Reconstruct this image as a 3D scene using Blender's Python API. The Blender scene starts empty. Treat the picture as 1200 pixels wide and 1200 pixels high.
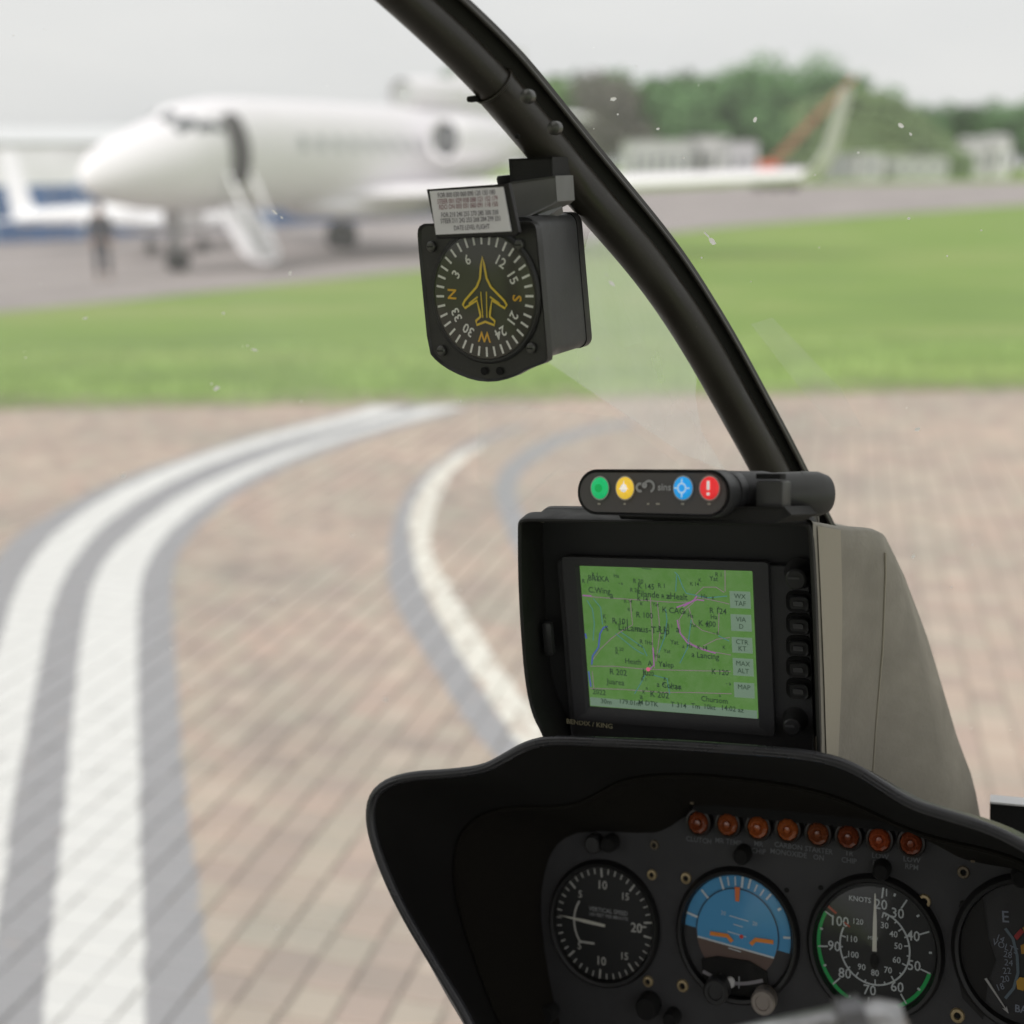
import bpy, bmesh, math, random
import numpy as np
from mathutils import Vector, Matrix
random.seed(7); RNG = np.random.RandomState(3)
R_ = math.radians
SC = bpy.context.scene
COL = SC.collection
# ------------------------------------------------------------------ camera
F = 1500.0                      # focal length in photo pixels (photo is 1200 wide)
CAM = Vector((0, 0, 1.65)); PITCH = math.atan((600-195)/F)
cam = bpy.data.objects.new('camera', bpy.data.cameras.new('camera')); COL.objects.link(cam)
cam.location = CAM; cam.rotation_euler = (math.pi/2-PITCH, 0, 0)
cam.data.sensor_width = 36; cam.data.lens = 36*F/1200; cam.data.clip_start = .02; cam.data.clip_end = 6000
cam.data.dof.use_dof = True; cam.data.dof.focus_distance = .72; cam.data.dof.aperture_fstop = 4.4
cam.data.dof.aperture_blades = 0
SC.camera = cam
CX = Vector((1, 0, 0)); CF = Vector((0, math.cos(PITCH), -math.sin(PITCH))); CD = Vector((0, -math.sin(PITCH), -math.cos(PITCH)))
def ray(px, py): return CX*(px-600) + CD*(py-600) + CF*F
def atZ(px, py, Z): return CAM + ray(px, py)*(Z/F)
def ground(px, py, z=0.0):
    r = ray(px, py); return CAM + r*((z-CAM.z)/r.z)
# ------------------------------------------------------------------ world, sun, exposure
world = bpy.data.worlds.new('World'); SC.world = world; world.use_nodes = True
wn = world.node_tree; wn.nodes.clear()
def N(t, kind, **k):
    n = t.nodes.new(kind)
    for a, b in k.items(): setattr(n, a, b)
    return n
SUN_EL, SUN_AZ = 38, -140
sky = N(wn, 'ShaderNodeTexSky', sky_type='NISHITA', sun_disc=False)
sky.sun_elevation = R_(SUN_EL); sky.sun_rotation = R_(SUN_AZ); sky.dust_density = 4; sky.air_density = 1
hs = N(wn, 'ShaderNodeHueSaturation'); hs.inputs['Saturation'].default_value = .12
tc = N(wn, 'ShaderNodeTexCoord'); mp = N(wn, 'ShaderNodeMapping'); mp.inputs['Scale'].default_value = (1, 1, 4.5)
nz = N(wn, 'ShaderNodeTexNoise'); nz.inputs['Scale'].default_value = 2.2; nz.inputs['Detail'].default_value = 6
cr = N(wn, 'ShaderNodeValToRGB'); cr.color_ramp.elements[0].position = .3; cr.color_ramp.elements[0].color = (6.45, 6.5, 6.55, 1)
cr.color_ramp.elements[1].position = .7; cr.color_ramp.elements[1].color = (7.5, 7.45, 7.35, 1)
mx = N(wn, 'ShaderNodeMixRGB'); mx.inputs[0].default_value = .88     # an overcast sheet over the clear sky
bg = N(wn, 'ShaderNodeBackground'); bg.inputs['Strength'].default_value = .1
wo = N(wn, 'ShaderNodeOutputWorld')
lk = wn.links.new
lk(sky.outputs[0], hs.inputs['Color']); lk(tc.outputs['Generated'], mp.inputs[0]); lk(mp.outputs[0], nz.inputs[0])
lk(nz.outputs[0], cr.inputs[0]); lk(hs.outputs[0], mx.inputs[1]); lk(cr.outputs[0], mx.inputs[2])
lk(mx.outputs[0], bg.inputs[0]); lk(bg.outputs[0], wo.inputs[0])
sun = bpy.data.objects.new('sun', bpy.data.lights.new('sun', 'SUN')); COL.objects.link(sun)
sun.data.energy = 2.3; sun.data.angle = R_(25); sun.data.color = (1, .97, .93)
_d = Vector((math.sin(R_(SUN_AZ))*math.cos(R_(SUN_EL)), math.cos(R_(SUN_AZ))*math.cos(R_(SUN_EL)), math.sin(R_(SUN_EL))))
sun.rotation_euler = _d.to_track_quat('Z', 'Y').to_euler()
SC.view_settings.view_transform = 'Standard'; SC.view_settings.look = 'None'
SC.view_settings.exposure = 0.30; SC.view_settings.gamma = 1; SC.view_settings.use_curve_mapping = False
SC.render.engine = 'CYCLES'
SC.cycles.max_bounces = 8; SC.cycles.transparent_max_bounces = 16

# ------------------------------------------------------------------ materials
MATS = {}
def mat(name, col, rough=.5, metal=0, bump=0, bscale=200, var=0, vscale=8, col2=None, emit=0, spec=.5, coat=0, bdist=.001, det=4, dust=0):
    if name in MATS: return MATS[name]
    m = bpy.data.materials.new(name); m.use_nodes = True; t = m.node_tree; b = t.nodes['Principled BSDF']
    b.inputs['Roughness'].default_value = rough; b.inputs['Metallic'].default_value = metal
    b.inputs['Specular IOR Level'].default_value = spec; b.inputs['Coat Weight'].default_value = coat
    c = tuple(col)+(1,)
    b.inputs['Base Color'].default_value = c
    tcn = N(t, 'ShaderNodeTexCoord')
    if var or col2:
        nzz = N(t, 'ShaderNodeTexNoise'); nzz.inputs['Scale'].default_value = vscale; nzz.inputs['Detail'].default_value = det
        t.links.new(tcn.outputs['Object'], nzz.inputs[0])
        rr = N(t, 'ShaderNodeValToRGB'); t.links.new(nzz.outputs[0], rr.inputs[0])
        rr.color_ramp.elements[0].position = .35; rr.color_ramp.elements[1].position = .65
        c2 = col2 or tuple(min(1, x*(1+var)) for x in col)
        c1 = col if col2 else tuple(x*(1-var) for x in col)
        rr.color_ramp.elements[0].color = tuple(c1)+(1,); rr.color_ramp.elements[1].color = tuple(c2)+(1,)
        t.links.new(rr.outputs[0], b.inputs['Base Color'])
    if dust:
        n3 = N(t, 'ShaderNodeTexNoise'); n3.inputs['Scale'].default_value = 900; n3.inputs['Detail'].default_value = 2; t.links.new(tcn.outputs['Object'], n3.inputs[0])
        n4 = N(t, 'ShaderNodeTexNoise'); n4.inputs['Scale'].default_value = 26; n4.inputs['Detail'].default_value = 6; n4.inputs['Distortion'].default_value = 1.2; t.links.new(tcn.outputs['Object'], n4.inputs[0])
        q = N(t, 'ShaderNodeMapRange'); q.inputs[1].default_value = .66; q.inputs[2].default_value = .74; q.inputs[4].default_value = dust*3; t.links.new(n3.outputs[0], q.inputs[0])
        q2 = N(t, 'ShaderNodeMapRange'); q2.inputs[1].default_value = .5; q2.inputs[2].default_value = .75; q2.inputs[4].default_value = dust; t.links.new(n4.outputs[0], q2.inputs[0])
        ad = N(t, 'ShaderNodeMath', operation='MAXIMUM'); t.links.new(q.outputs[0], ad.inputs[0]); t.links.new(q2.outputs[0], ad.inputs[1])
        mxx = N(t, 'ShaderNodeMixRGB'); t.links.new(ad.outputs[0], mxx.inputs[0]); src = b.inputs['Base Color'].links
        if src: t.links.new(src[0].from_socket, mxx.inputs[1])
        else: mxx.inputs[1].default_value = c
        mxx.inputs[2].default_value = (.20, .19, .17, 1); t.links.new(mxx.outputs[0], b.inputs['Base Color'])
        rg_ = N(t, 'ShaderNodeMapRange'); rg_.inputs[1].default_value = .3; rg_.inputs[2].default_value = .7; rg_.inputs[3].default_value = max(.1, rough-.14); rg_.inputs[4].default_value = min(1, rough+.14); t.links.new(n4.outputs[0], rg_.inputs[0]); t.links.new(rg_.outputs[0], b.inputs['Roughness'])
    if bump:
        n2 = N(t, 'ShaderNodeTexNoise'); n2.inputs['Scale'].default_value = bscale; n2.inputs['Detail'].default_value = 3
        t.links.new(tcn.outputs['Object'], n2.inputs[0])
        bp = N(t, 'ShaderNodeBump'); bp.inputs['Strength'].default_value = bump; bp.inputs['Distance'].default_value = bdist
        t.links.new(n2.outputs[0], bp.inputs['Height']); t.links.new(bp.outputs[0], b.inputs['Normal'])
    if emit:
        b.inputs['Emission Color'].default_value = c; b.inputs['Emission Strength'].default_value = emit
    MATS[name] = m; return m
def emis(name, col, s=1.0):
    return mat(name, col, rough=.35, emit=s)

# ------------------------------------------------------------------ mesh builder
class MB:
    def __init__(s): s.v = []; s.f = []
    def add(s, vs, fs):
        o = len(s.v); s.v += [Vector(p) for p in vs]; s.f += [[i+o for i in q] for q in fs]; return s
    def bm(s, b, M=None):
        b.verts.index_update()
        s.add([(M @ v.co if M else v.co.copy()) for v in b.verts], [[v.index for v in f.verts] for f in b.faces]); b.free(); return s
    def box(s, c, d, r=0, seg=2, M=None):
        b = bmesh.new(); bmesh.ops.create_cube(b, size=1)
        for v in b.verts: v.co = Vector((v.co.x*d[0], v.co.y*d[1], v.co.z*d[2]))
        if r: bmesh.ops.bevel(b, geom=b.edges[:], offset=r, segments=seg, affect='EDGES', profile=.5)
        T = Matrix.Translation(Vector(c))
        return s.bm(b, T @ M if M else T)
    def loft(s, rings, closed=True, cap0=False, cap1=False):
        n = len(rings[0]); o = len(s.v)
        for r in rings: s.v += [Vector(p) for p in r]
        for i in range(len(rings)-1):
            for j in range(n if closed else n-1):
                k = (j+1) % n
                s.f.append([o+i*n+j, o+i*n+k, o+(i+1)*n+k, o+(i+1)*n+j])
        if cap0: s.f.append([o+j for j in range(n)][::-1])
        if cap1: s.f.append([o+(len(rings)-1)*n+j for j in range(n)])
        return s
    def lathe(s, c, prof, n=48, sz=1.0, axis='y', cap0=False, cap1=False):
        """prof: (radius, offset along axis)"""
        c = Vector(c); rings = []
        for r, y in prof:
            rg = []
            for i in range(n):
                a = 2*math.pi*i/n; p, q = r*math.cos(a), r*math.sin(a)*sz
                rg.append(c + (Vector((p, y, q)) if axis == 'y' else Vector((p, q, y)) if axis == 'z' else Vector((y, p, q))))
            rings.append(rg)
        return s.loft(rings, True, cap0, cap1)
    def tube(s, path, rad, n=12, cap=True):
        path = [Vector(p) for p in path]
        if not hasattr(rad, '__len__'): rad = [rad]*len(path)
        t0 = (path[1]-path[0]).normalized(); u = t0.orthogonal().normalized(); rings = []
        for i, p in enumerate(path):
            t = (path[min(i+1, len(path)-1)]-path[max(i-1, 0)]).normalized()
            u = (u - t*u.dot(t)).normalized(); w = t.cross(u)
            rings.append([p+(u*math.cos(a)+w*math.sin(a))*rad[i] for a in [2*math.pi*k/n for k in range(n)]])
        return s.loft(rings, True, cap, cap)
    def prism(s, poly, y0, y1, b=0, back=True):
        """poly: list of (x,z); front at y0 with a bevel b, extruded to y1"""
        n = len(poly)
        ar = sum(poly[i][0]*poly[(i+1) % n][1]-poly[(i+1) % n][0]*poly[i][1] for i in range(n))
        if ar < 0: poly = poly[::-1]
        def off(d):
            o = []
            for i in range(n):
                a = Vector(poly[i-1]); p = Vector(poly[i]); c = Vector(poly[(i+1) % n])
                e1 = (p-a).normalized(); e2 = (c-p).normalized()
                n1 = Vector((-e1.y, e1.x)); n2 = Vector((-e2.y, e2.x)); m = (n1+n2)
                m = m/max(.3, m.dot(m)/2*1.0) if m.length > 1e-6 else n1
                o.append(p+m*d)
            return o
        rings = []
        if b:
            for k in range(3):
                a = math.pi/2*k/2; rings.append([Vector((p.x, y0+b*(1-math.sin(a)), p.y)) for p in off(b*(1-math.cos(a)))])
            rings = rings[:]
            rings = [[Vector((p.x, y0+b*(1-math.cos(math.pi/2-math.pi/2*k/2+0)), p.y)) for p in off(b*(1-math.sin(math.pi/2*k/2)))] for k in range(3)]
        else: rings.append([Vector((p[0], y0, p[1])) for p in poly])
        rings.append([Vector((p[0], y1, p[1])) for p in poly])
        return s.loft(rings, True, True, back)
    def ribbon(s, pts, w, y, closed=False):
        """flat line in the xz plane at y"""
        n = len(pts); P = [Vector(p) for p in pts]; a = []; b = []
        for i in range(n):
            p0 = P[i-1] if (i > 0 or closed) else P[i]; p1 = P[(i+1) % n] if (i < n-1 or closed) else P[i]
            t = (p1-p0).normalized(); q = Vector((-t.y, t.x))*w/2
            a.append((P[i].x+q.x, y, P[i].y+q.y)); b.append((P[i].x-q.x, y, P[i].y-q.y))
        o = len(s.v); s.v += [Vector(p) for p in a+b]
        for i in range(n if closed else n-1):
            k = (i+1) % n; s.f.append([o+i, o+k, o+n+k, o+n+i][::-1])
        return s
    def band(s, c, r0, r1, a0, a1, y, n=24, sz=1.0):
        """flat annular sector, angles in degrees clockwise from up"""
        o = len(s.v)
        for i in range(n+1):
            a = R_(a0+(a1-a0)*i/n)
            for r in (r0, r1): s.v.append(Vector((c[0]+r*math.sin(a), y, c[1]+r*math.cos(a)*sz)))
        for i in range(n): s.f.append([o+2*i, o+2*i+1, o+2*i+3, o+2*i+2])
        return s
    def text(s, body, x, z, y, size, rot=0, sz=1.0, bold=0):
        for vs, fs in [glyph(body, size, bold)]:
            c, sn = math.cos(R_(-rot)), math.sin(R_(-rot))
            s.add([(x+p[0]*c-p[1]*sn, y, z+(p[0]*sn+p[1]*c)*sz) for p in vs], fs)
        return s
    def build(s, name, m, parent=None, off=None, smooth=35, bw=0):
        me = bpy.data.meshes.new(name)
        vs = [v-off for v in s.v] if off is not None else s.v
        me.from_pydata([tuple(v) for v in vs], [], s.f); me.validate()
        me.materials.append(m)
        if smooth:
            me.shade_smooth(); me.set_sharp_from_angle(angle=R_(smooth))
        o = bpy.data.objects.new(name, me); COL.objects.link(o)
        if parent: o.parent = parent
        return o
_gl = {}
def glyph(body, size, bold=0):
    k = (body, bold)
    if k not in _gl:
        cu = bpy.data.curves.new('t', 'FONT'); cu.body = body; cu.size = 1; cu.align_x = 'CENTER'; cu.align_y = 'CENTER'
        cu.resolution_u = 2; cu.offset = bold
        o = bpy.data.objects.new('t', cu); COL.objects.link(o)
        dg = bpy.context.evaluated_depsgraph_get(); me = o.evaluated_get(dg).to_mesh()
        _gl[k] = ([tuple(v.co) for v in me.vertices], [list(p.vertices) for p in me.polygons])
        o.evaluated_get(dg).to_mesh_clear(); bpy.data.objects.remove(o); bpy.data.curves.remove(cu)
    v, f = _gl[k]; return [(p[0]*size, p[1]*size) for p in v], f
def tag(o, label=None, cat=None, group=None, kind=None):
    for k, v in (('label', label), ('category', cat), ('group', group), ('kind', kind)):
        if v: o[k] = v
    return o
def empty(name, M, label, cat, group=None):
    o = bpy.data.objects.new(name, None); COL.objects.link(o); o.empty_display_size = .05
    o.matrix_world = M; return tag(o, label, cat, group)
def copy_tree(o, parent=None):
    c = o.copy(); COL.objects.link(c); c.parent = parent
    for ch in list(o.children): copy_tree(ch, c)
    return c

# a frame of reference for things in the cockpit: x right, y forward, z up, origin at the eye
class Frame:
    def __init__(s, Fx, Fy, Ly, tilt=0):
        f = Vector((Fx, Fy, F)); l = Vector((-(F*F+Fy*Ly)/Fx, Ly, F)); f.normalize(); l.normalize()
        r = -l; u = r.cross(f); u = u if u.y < 0 else -u
        c, sn = math.cos(R_(tilt)), math.sin(R_(tilt)); up = u*c+f*sn; nn = f*c-u*sn
        W = lambda v: CX*v.x + CD*v.y + CF*v.z
        s.R, s.Y, s.U = W(r), W(nn), W(up)
    def loc(s, w): d = w-CAM; return Vector((d.dot(s.R), d.dot(s.Y), d.dot(s.U)))
    def un(s, px, py, n):
        r = ray(px, py); return s.loc(CAM + r*(n/r.dot(s.Y)))
    def xz(s, px, py, n): p = s.un(px, py, n); return (p.x, p.z)
    def wall(s, px, py, x):
        r = ray(px, py); return s.loc(CAM + r*(x/r.dot(s.R)))
    def world(s, p): return CAM + s.R*p[0] + s.Y*p[1] + s.U*p[2]
    def M(s, o):
        m = Matrix((s.R, s.Y, s.U)).transposed().to_4x4(); m.translation = s.world(o); return m
def resample(pts, n):
    P = [Vector(p) for p in pts]; d = [0]
    for i in range(1, len(P)): d.append(d[-1]+(P[i]-P[i-1]).length)
    out = []; j = 0
    for k in range(n):
        t = d[-1]*k/(n-1)
        while j < len(P)-2 and d[j+1] < t: j += 1
        u = (t-d[j])/max(1e-9, d[j+1]-d[j]); out.append(P[j].lerp(P[j+1], min(1, max(0, u))))
    return out
def smooth_pts(pts, it=2):
    P = [Vector(p) for p in pts]
    for _ in range(it):
        Q = [P[0]]
        for i in range(len(P)-1): Q += [P[i].lerp(P[i+1], .25), P[i].lerp(P[i+1], .75)]
        P = Q+[P[-1]]
    return P
def rrect(x0, z0, x1, z1, r, n=5):
    o = []
    for cx, cz, a0 in ((x1-r, z1-r, 0), (x0+r, z1-r, 90), (x0+r, z0+r, 180), (x1-r, z0+r, 270)):
        for i in range(n+1): a = R_(a0+90*i/n); o.append((cx+r*math.cos(a), cz+r*math.sin(a)))
    return o

# ================================================================== THE AIRFIELD
ZA = -.95                                        # level of the apron
GE0, GE1 = ground(-400, 486), ground(1600, 447)  # far edge of the brick paving
def smst(a, b, x): t = min(1, max(0, (x-a)/(b-a))); return t*t*(3-2*t)
def edge_y(x): t = (x-GE0.x)/(GE1.x-GE0.x); return GE0.y+(GE1.y-GE0.y)*t
def terr(x, y):
    e = edge_y(max(-30, min(30, x)))
    return ZA*smst(e+.3, e+12.5, y) - .05*(1-smst(e-.35, e-.05, y)) + .03*smst(e-.05, e+.3, y)*(1-smst(e+3, e+10, y))
# grass
def grass_mat():
    m = bpy.data.materials.new('grass'); m.use_nodes = True; t = m.node_tree; b = t.nodes['Principled BSDF']
    tcn = N(t, 'ShaderNodeTexCoord'); b.inputs['Roughness'].default_value = .8; b.inputs['Specular IOR Level'].default_value = .2
    n1 = N(t, 'ShaderNodeTexNoise'); n1.inputs['Scale'].default_value = .55; n1.inputs['Detail'].default_value = 9; n1.inputs['Roughness'].default_value = .65
    mp1 = N(t, 'ShaderNodeMapping'); mp1.inputs['Scale'].default_value = (.28, 1, 1)
    n2 = N(t, 'ShaderNodeTexNoise'); n2.inputs['Scale'].default_value = 30; n2.inputs['Detail'].default_value = 5
    t.links.new(tcn.outputs['Object'], mp1.inputs[0]); t.links.new(mp1.outputs[0], n1.inputs[0]); t.links.new(tcn.outputs['Object'], n2.inputs[0])
    r = N(t, 'ShaderNodeValToRGB'); r.color_ramp.elements[0].position = .3; r.color_ramp.elements[1].position = .72
    r.color_ramp.elements[0].color = (.165, .26, .055, 1); r.color_ramp.elements[1].color = (.33, .375, .13, 1)
    e = r.color_ramp.elements.new(.5); e.color = (.215, .33, .062, 1)
    t.links.new(n1.outputs[0], r.inputs[0])
    mm = N(t, 'ShaderNodeMixRGB', blend_type='MULTIPLY'); mm.inputs[0].default_value = .5
    r2 = N(t, 'ShaderNodeValToRGB'); r2.color_ramp.elements[0].color = (.55, .6, .5, 1); r2.color_ramp.elements[1].color = (1, 1, 1, 1)
    t.links.new(n2.outputs[0], r2.inputs[0]); t.links.new(r.outputs[0], mm.inputs[1]); t.links.new(r2.outputs[0], mm.inputs[2])
    t.links.new(mm.outputs[0], b.inputs['Base Color'])
    bp = N(t, 'ShaderNodeBump'); bp.inputs['Strength'].default_value = .5; bp.inputs['Distance'].default_value = .04
    t.links.new(n2.outputs[0], bp.inputs['Height']); t.links.new(bp.outputs[0], b.inputs['Normal'])
    return m
MG = grass_mat()
xs = sorted(set(list(np.linspace(-40, 40, 81)) + [-3500, -1500, -600, -250, -120, -70, 70, 120, 250, 600, 1500, 3500]))
e_off = [-60, -10, -.5, -.35, -.05, .05, .3, .8, 1.5, 3, 4.5, 6, 8, 10, 12.5, 20, 40, 90, 250, 700, 1800, 4000]
g = MB(); ny = len(e_off)
for x in xs:
    for k in e_off:
        y = edge_y(max(-30, min(30, x)))+k; g.v.append(Vector((x, y, terr(x, y))))
for i in range(len(xs)-1):
    for j in range(ny-1): g.f.append([i*ny+j, (i+1)*ny+j, (i+1)*ny+j+1, i*ny+j+1])
tag(g.build('grass_field', MG), kind='structure')
# apron and taxiway
MA = mat('asphalt', (.31, .275, .265), .85, bump=.3, bscale=40, var=.14, vscale=.35, bdist=.01)
near = [ground(px, py, ZA) for px, py in ((-900, 455), (-300, 396), (0, 366), (160, 351), (330, 333), (500, 316), (620, 297), (700, 283), (850, 266), (1000, 254), (1200, 240), (1500, 226), (1900, 216))]
far = [ground(px, py, ZA) for px, py in ((2300, 206), (1500, 209), (1200, 212.5), (1000, 216), (860, 219), (740, 221), (600, 226), (480, 238), (200, 244), (-200, 246), (-900, 250))]
a = MB(); pl = [(p.x, p.y) for p in near]+[(p.x, p.y) for p in far]
a.v = [Vector((x, y, ZA+.012)) for x, y in pl]; a.f = [list(range(len(pl)))]
ap = a.build('apron', MA, smooth=0); tag(ap, kind='structure')
tri = bmesh.new(); tri.from_mesh(ap.data); bmesh.ops.triangulate(tri, faces=tri.faces[:]); tri.to_mesh(ap.data); tri.free()

# ---- block paving with painted lines
def gp(l, z=0.0): return [(ground(x, y, z).x, ground(x, y, z).y) for x, y in l]
def zz(l): return [(x*.625, 450+y*.625) for x, y in l]       # read off an enlargement of the photo
W1r = zz([(-120, 1500), (0, 1000), (20, 800), (60, 600), (80, 500), (100, 400), (150, 310), (220, 240), (350, 165), (500, 112), (620, 82), (730, 58), (760, 44)])
W1l = zz([(-320, 1500), (-150, 1000), (-100, 800), (-40, 600), (0, 480), (30, 380), (80, 300), (150, 240), (250, 180), (420, 118), (560, 80), (660, 56), (700, 40)])
W2l = zz([(40, 1500), (80, 1200), (100, 1000), (120, 800), (140, 600), (155, 450), (180, 350), (240, 280), (340, 205), (500, 135), (650, 90), (745, 62), (790, 44)])
W2r = zz([(290, 1500), (270, 1200), (268, 1000), (262, 800), (258, 600), (258, 400), (275, 330), (330, 260), (430, 190), (560, 130), (700, 85), (800, 60), (870, 40)])
Glft = zz([(-480, 1500), (-300, 1000), (-220, 800), (-130, 600), (-75, 480), (-30, 370), (10, 300), (80, 250), (220, 178), (410, 116), (550, 78), (650, 55), (690, 40)])
Grt = zz([(440, 1500), (402, 1200), (375, 950), (350, 800), (335, 600), (325, 450), (322, 350), (350, 290), (440, 205), (570, 140), (710, 92), (810, 64), (885, 42)])
Bgl = zz([(1090, 900), (1000, 790), (930, 700), (880, 640), (830, 560), (780, 480), (735, 400), (725, 340), (737, 250), (770, 190), (830, 135), (900, 98), (1010, 68)])
Bwl = zz([(1160, 900), (1040, 755), (975, 670), (920, 600), (860, 500), (800, 400), (777, 330), (765, 260), (780, 210), (820, 155), (862, 128), (900, 114)])
Bwr = zz([(1200, 840), (1090, 740), (1020, 655), (985, 590), (930, 520), (880, 440), (830, 360), (803, 300), (814, 235), (846, 165), (878, 136), (905, 118)])
Cgl = [(640, 700), (600, 640), (585, 600), (578, 570), (590, 545), (625, 520), (680, 500), (740, 492)]
Cgr = [(668, 700), (630, 640), (612, 600), (603, 572), (614, 549), (645, 527), (692, 508), (745, 498)]
def poly(l, r): return np.array(gp([tuple(p) for p in smooth_pts(l, 1)])+gp([tuple(p) for p in smooth_pts(r, 1)])[::-1])
WHITE = [poly(W1l, W1r), poly(W2l, W2r), poly(Bwl, Bwr)]
GREY = [poly(Glft, Grt), poly(Bgl, Bwl), poly(Cgl, Cgr)]
def sdist(P, Q):
    """signed distance (inside > 0) of points P to polygon Q"""
    A = Q; B = np.roll(Q, -1, 0); best = np.full(len(P), 1e9); ins = np.zeros(len(P), bool)
    for a_, b_ in zip(A, B):
        e = b_-a_; w = P-a_; t = np.clip((w@e)/max(1e-12, e@e), 0, 1); d = np.hypot(*(w-t[:, None]*e).T); best = np.minimum(best, d)
        c = (a_[1] > P[:, 1]) != (b_[1] > P[:, 1])
        with np.errstate(all='ignore'):
            xi = a_[0]+(P[:, 1]-a_[1])*(b_[0]-a_[0])/(b_[1]-a_[1]+1e-15)
        ins ^= c & (P[:, 0] < xi)
    return np.where(ins, best, -best)
def fields(P):
    P = np.array(P)[:, :2]
    w = np.max([sdist(P, q) for q in WHITE[:2]], 0); w2 = sdist(P, WHITE[2]); gg = np.max([sdist(P, q) for q in GREY], 0)
    return w, w2, gg
def paver_mat():
    m = bpy.data.materials.new('paving_brick'); m.use_nodes = True; t = m.node_tree; b = t.nodes['Principled BSDF']; L = t.links.new
    b.inputs['Roughness'].default_value = .85; b.inputs['Specular IOR Level'].default_value = .25
    def at(nm):
        n = N(t, 'ShaderNodeAttribute'); n.attribute_name = nm; return n
    geo = N(t, 'ShaderNodeNewGeometry')
    rnd = at('tone')
    r = N(t, 'ShaderNodeValToRGB'); cs = [(0, (.36, .30, .265)), (.2, (.42, .34, .30)), (.4, (.43, .375, .32)), (.6, (.465, .365, .315)), (.8, (.435, .39, .33)), (1, (.51, .43, .37))]
    r.color_ramp.elements[0].color = cs[0][1]+(1,); r.color_ramp.elements[1].color = cs[-1][1]+(1,)
    for p, c in cs[1:-1]: e = r.color_ramp.elements.new(p); e.color = c+(1,)
    L(rnd.outputs['Fac'], r.inputs[0])
    big = N(t, 'ShaderNodeTexNoise'); big.inputs['Scale'].default_value = .9; big.inputs['Detail'].default_value = 7; big.inputs['Roughness'].default_value = .62; L(geo.outputs['Position'], big.inputs[0])
    br = N(t, 'ShaderNodeValToRGB'); br.color_ramp.elements[0].position = .35; br.color_ramp.elements[0].color = (.80, .83, .82, 1); br.color_ramp.elements[1].position = .65; br.color_ramp.elements[1].color = (1.12, 1.05, 1.0, 1)
    L(big.outputs[0], br.inputs[0])
    m1 = N(t, 'ShaderNodeMixRGB', blend_type='MULTIPLY'); m1.inputs[0].default_value = 1; L(r.outputs[0], m1.inputs[1]); L(br.outputs[0], m1.inputs[2])
    fine = N(t, 'ShaderNodeTexNoise'); fine.inputs['Scale'].default_value = 90; fine.inputs['Detail'].default_value = 5; L(geo.outputs['Position'], fine.inputs[0])
    med = N(t, 'ShaderNodeTexNoise'); med.inputs['Scale'].default_value = 14; med.inputs['Detail'].default_value = 5; L(geo.outputs['Position'], med.inputs[0])
    def mask(attr, wob, worn):
        a_ = at(attr); ad = N(t, 'ShaderNodeMath', operation='MULTIPLY_ADD'); L(med.outputs[0], ad.inputs[0]); ad.inputs[1].default_value = wob; L(a_.outputs['Fac'], ad.inputs[2])
        mr = N(t, 'ShaderNodeMapRange'); mr.inputs[1].default_value = wob*.5-.004; mr.inputs[2].default_value = wob*.5+.004; L(ad.outputs[0], mr.inputs[0])
        wr = N(t, 'ShaderNodeMapRange'); wr.inputs[1].default_value = worn-.12; wr.inputs[2].default_value = worn+.03; L(med.outputs[0], wr.inputs[0])
        mu = N(t, 'ShaderNodeMath', operation='MULTIPLY'); L(mr.outputs[0], mu.inputs[0]); L(wr.outputs[0], mu.inputs[1]); return mu
    cur = m1.outputs[0]
    for attr, wob, worn, c in (('dgrey', .05, .33, (.31, .31, .325)), ('dwhite', .035, .27, (.70, .70, .685)), ('dcream', .09, .45, (.74, .72, .65))):
        k = mask(attr, wob, worn); mm = N(t, 'ShaderNodeMixRGB'); L(k.outputs[0], mm.inputs[0]); L(cur, mm.inputs[1]); mm.inputs[2].default_value = c+(1,); cur = mm.outputs[0]
    fr = N(t, 'ShaderNodeMapRange'); fr.inputs[3].default_value = .86; fr.inputs[4].default_value = 1.1; L(fine.outputs[0], fr.inputs[0])
    m2 = N(t, 'ShaderNodeMixRGB', blend_type='MULTIPLY'); m2.inputs[0].default_value = 1; L(cur, m2.inputs[1]); L(fr.outputs[0], m2.inputs[2])
    L(m2.outputs[0], b.inputs['Base Color'])
    bp = N(t, 'ShaderNodeBump'); bp.inputs['Strength'].default_value = .4; bp.inputs['Distance'].default_value = .002; L(fine.outputs[0], bp.inputs['Height']); L(bp.outputs[0], b.inputs['Normal'])
    return m
MP = paver_mat()
bed = MB(); bx = np.linspace(-16, 22, 20)
bed.v = [Vector((x, y, -.008)) for x in bx for y in (-4, edge_y(x)+.02)]; bed.f = [[2*i, 2*i+2, 2*i+3, 2*i+1] for i in range(len(bx)-1)]
pav = bed.build('pavement', mat('jointing_sand', (.34, .30, .26), .95, bump=.4, bscale=300, var=.2, vscale=20), smooth=0); tag(pav, kind='structure')
AZ = math.atan(400/1554.0); ud = Vector((math.sin(AZ), math.cos(AZ))); vd = Vector((math.cos(AZ), -math.sin(AZ)))
PW, PL, JT, BV = .106, .100, .007, .004
def project(w):
    d = w-CAM; Z = d.dot(CF)
    return (600+F*d.dot(CX)/Z, 600+F*d.dot(CD)/Z, Z) if Z > .1 else (1e5, 1e5, Z)
bricks = []
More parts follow.
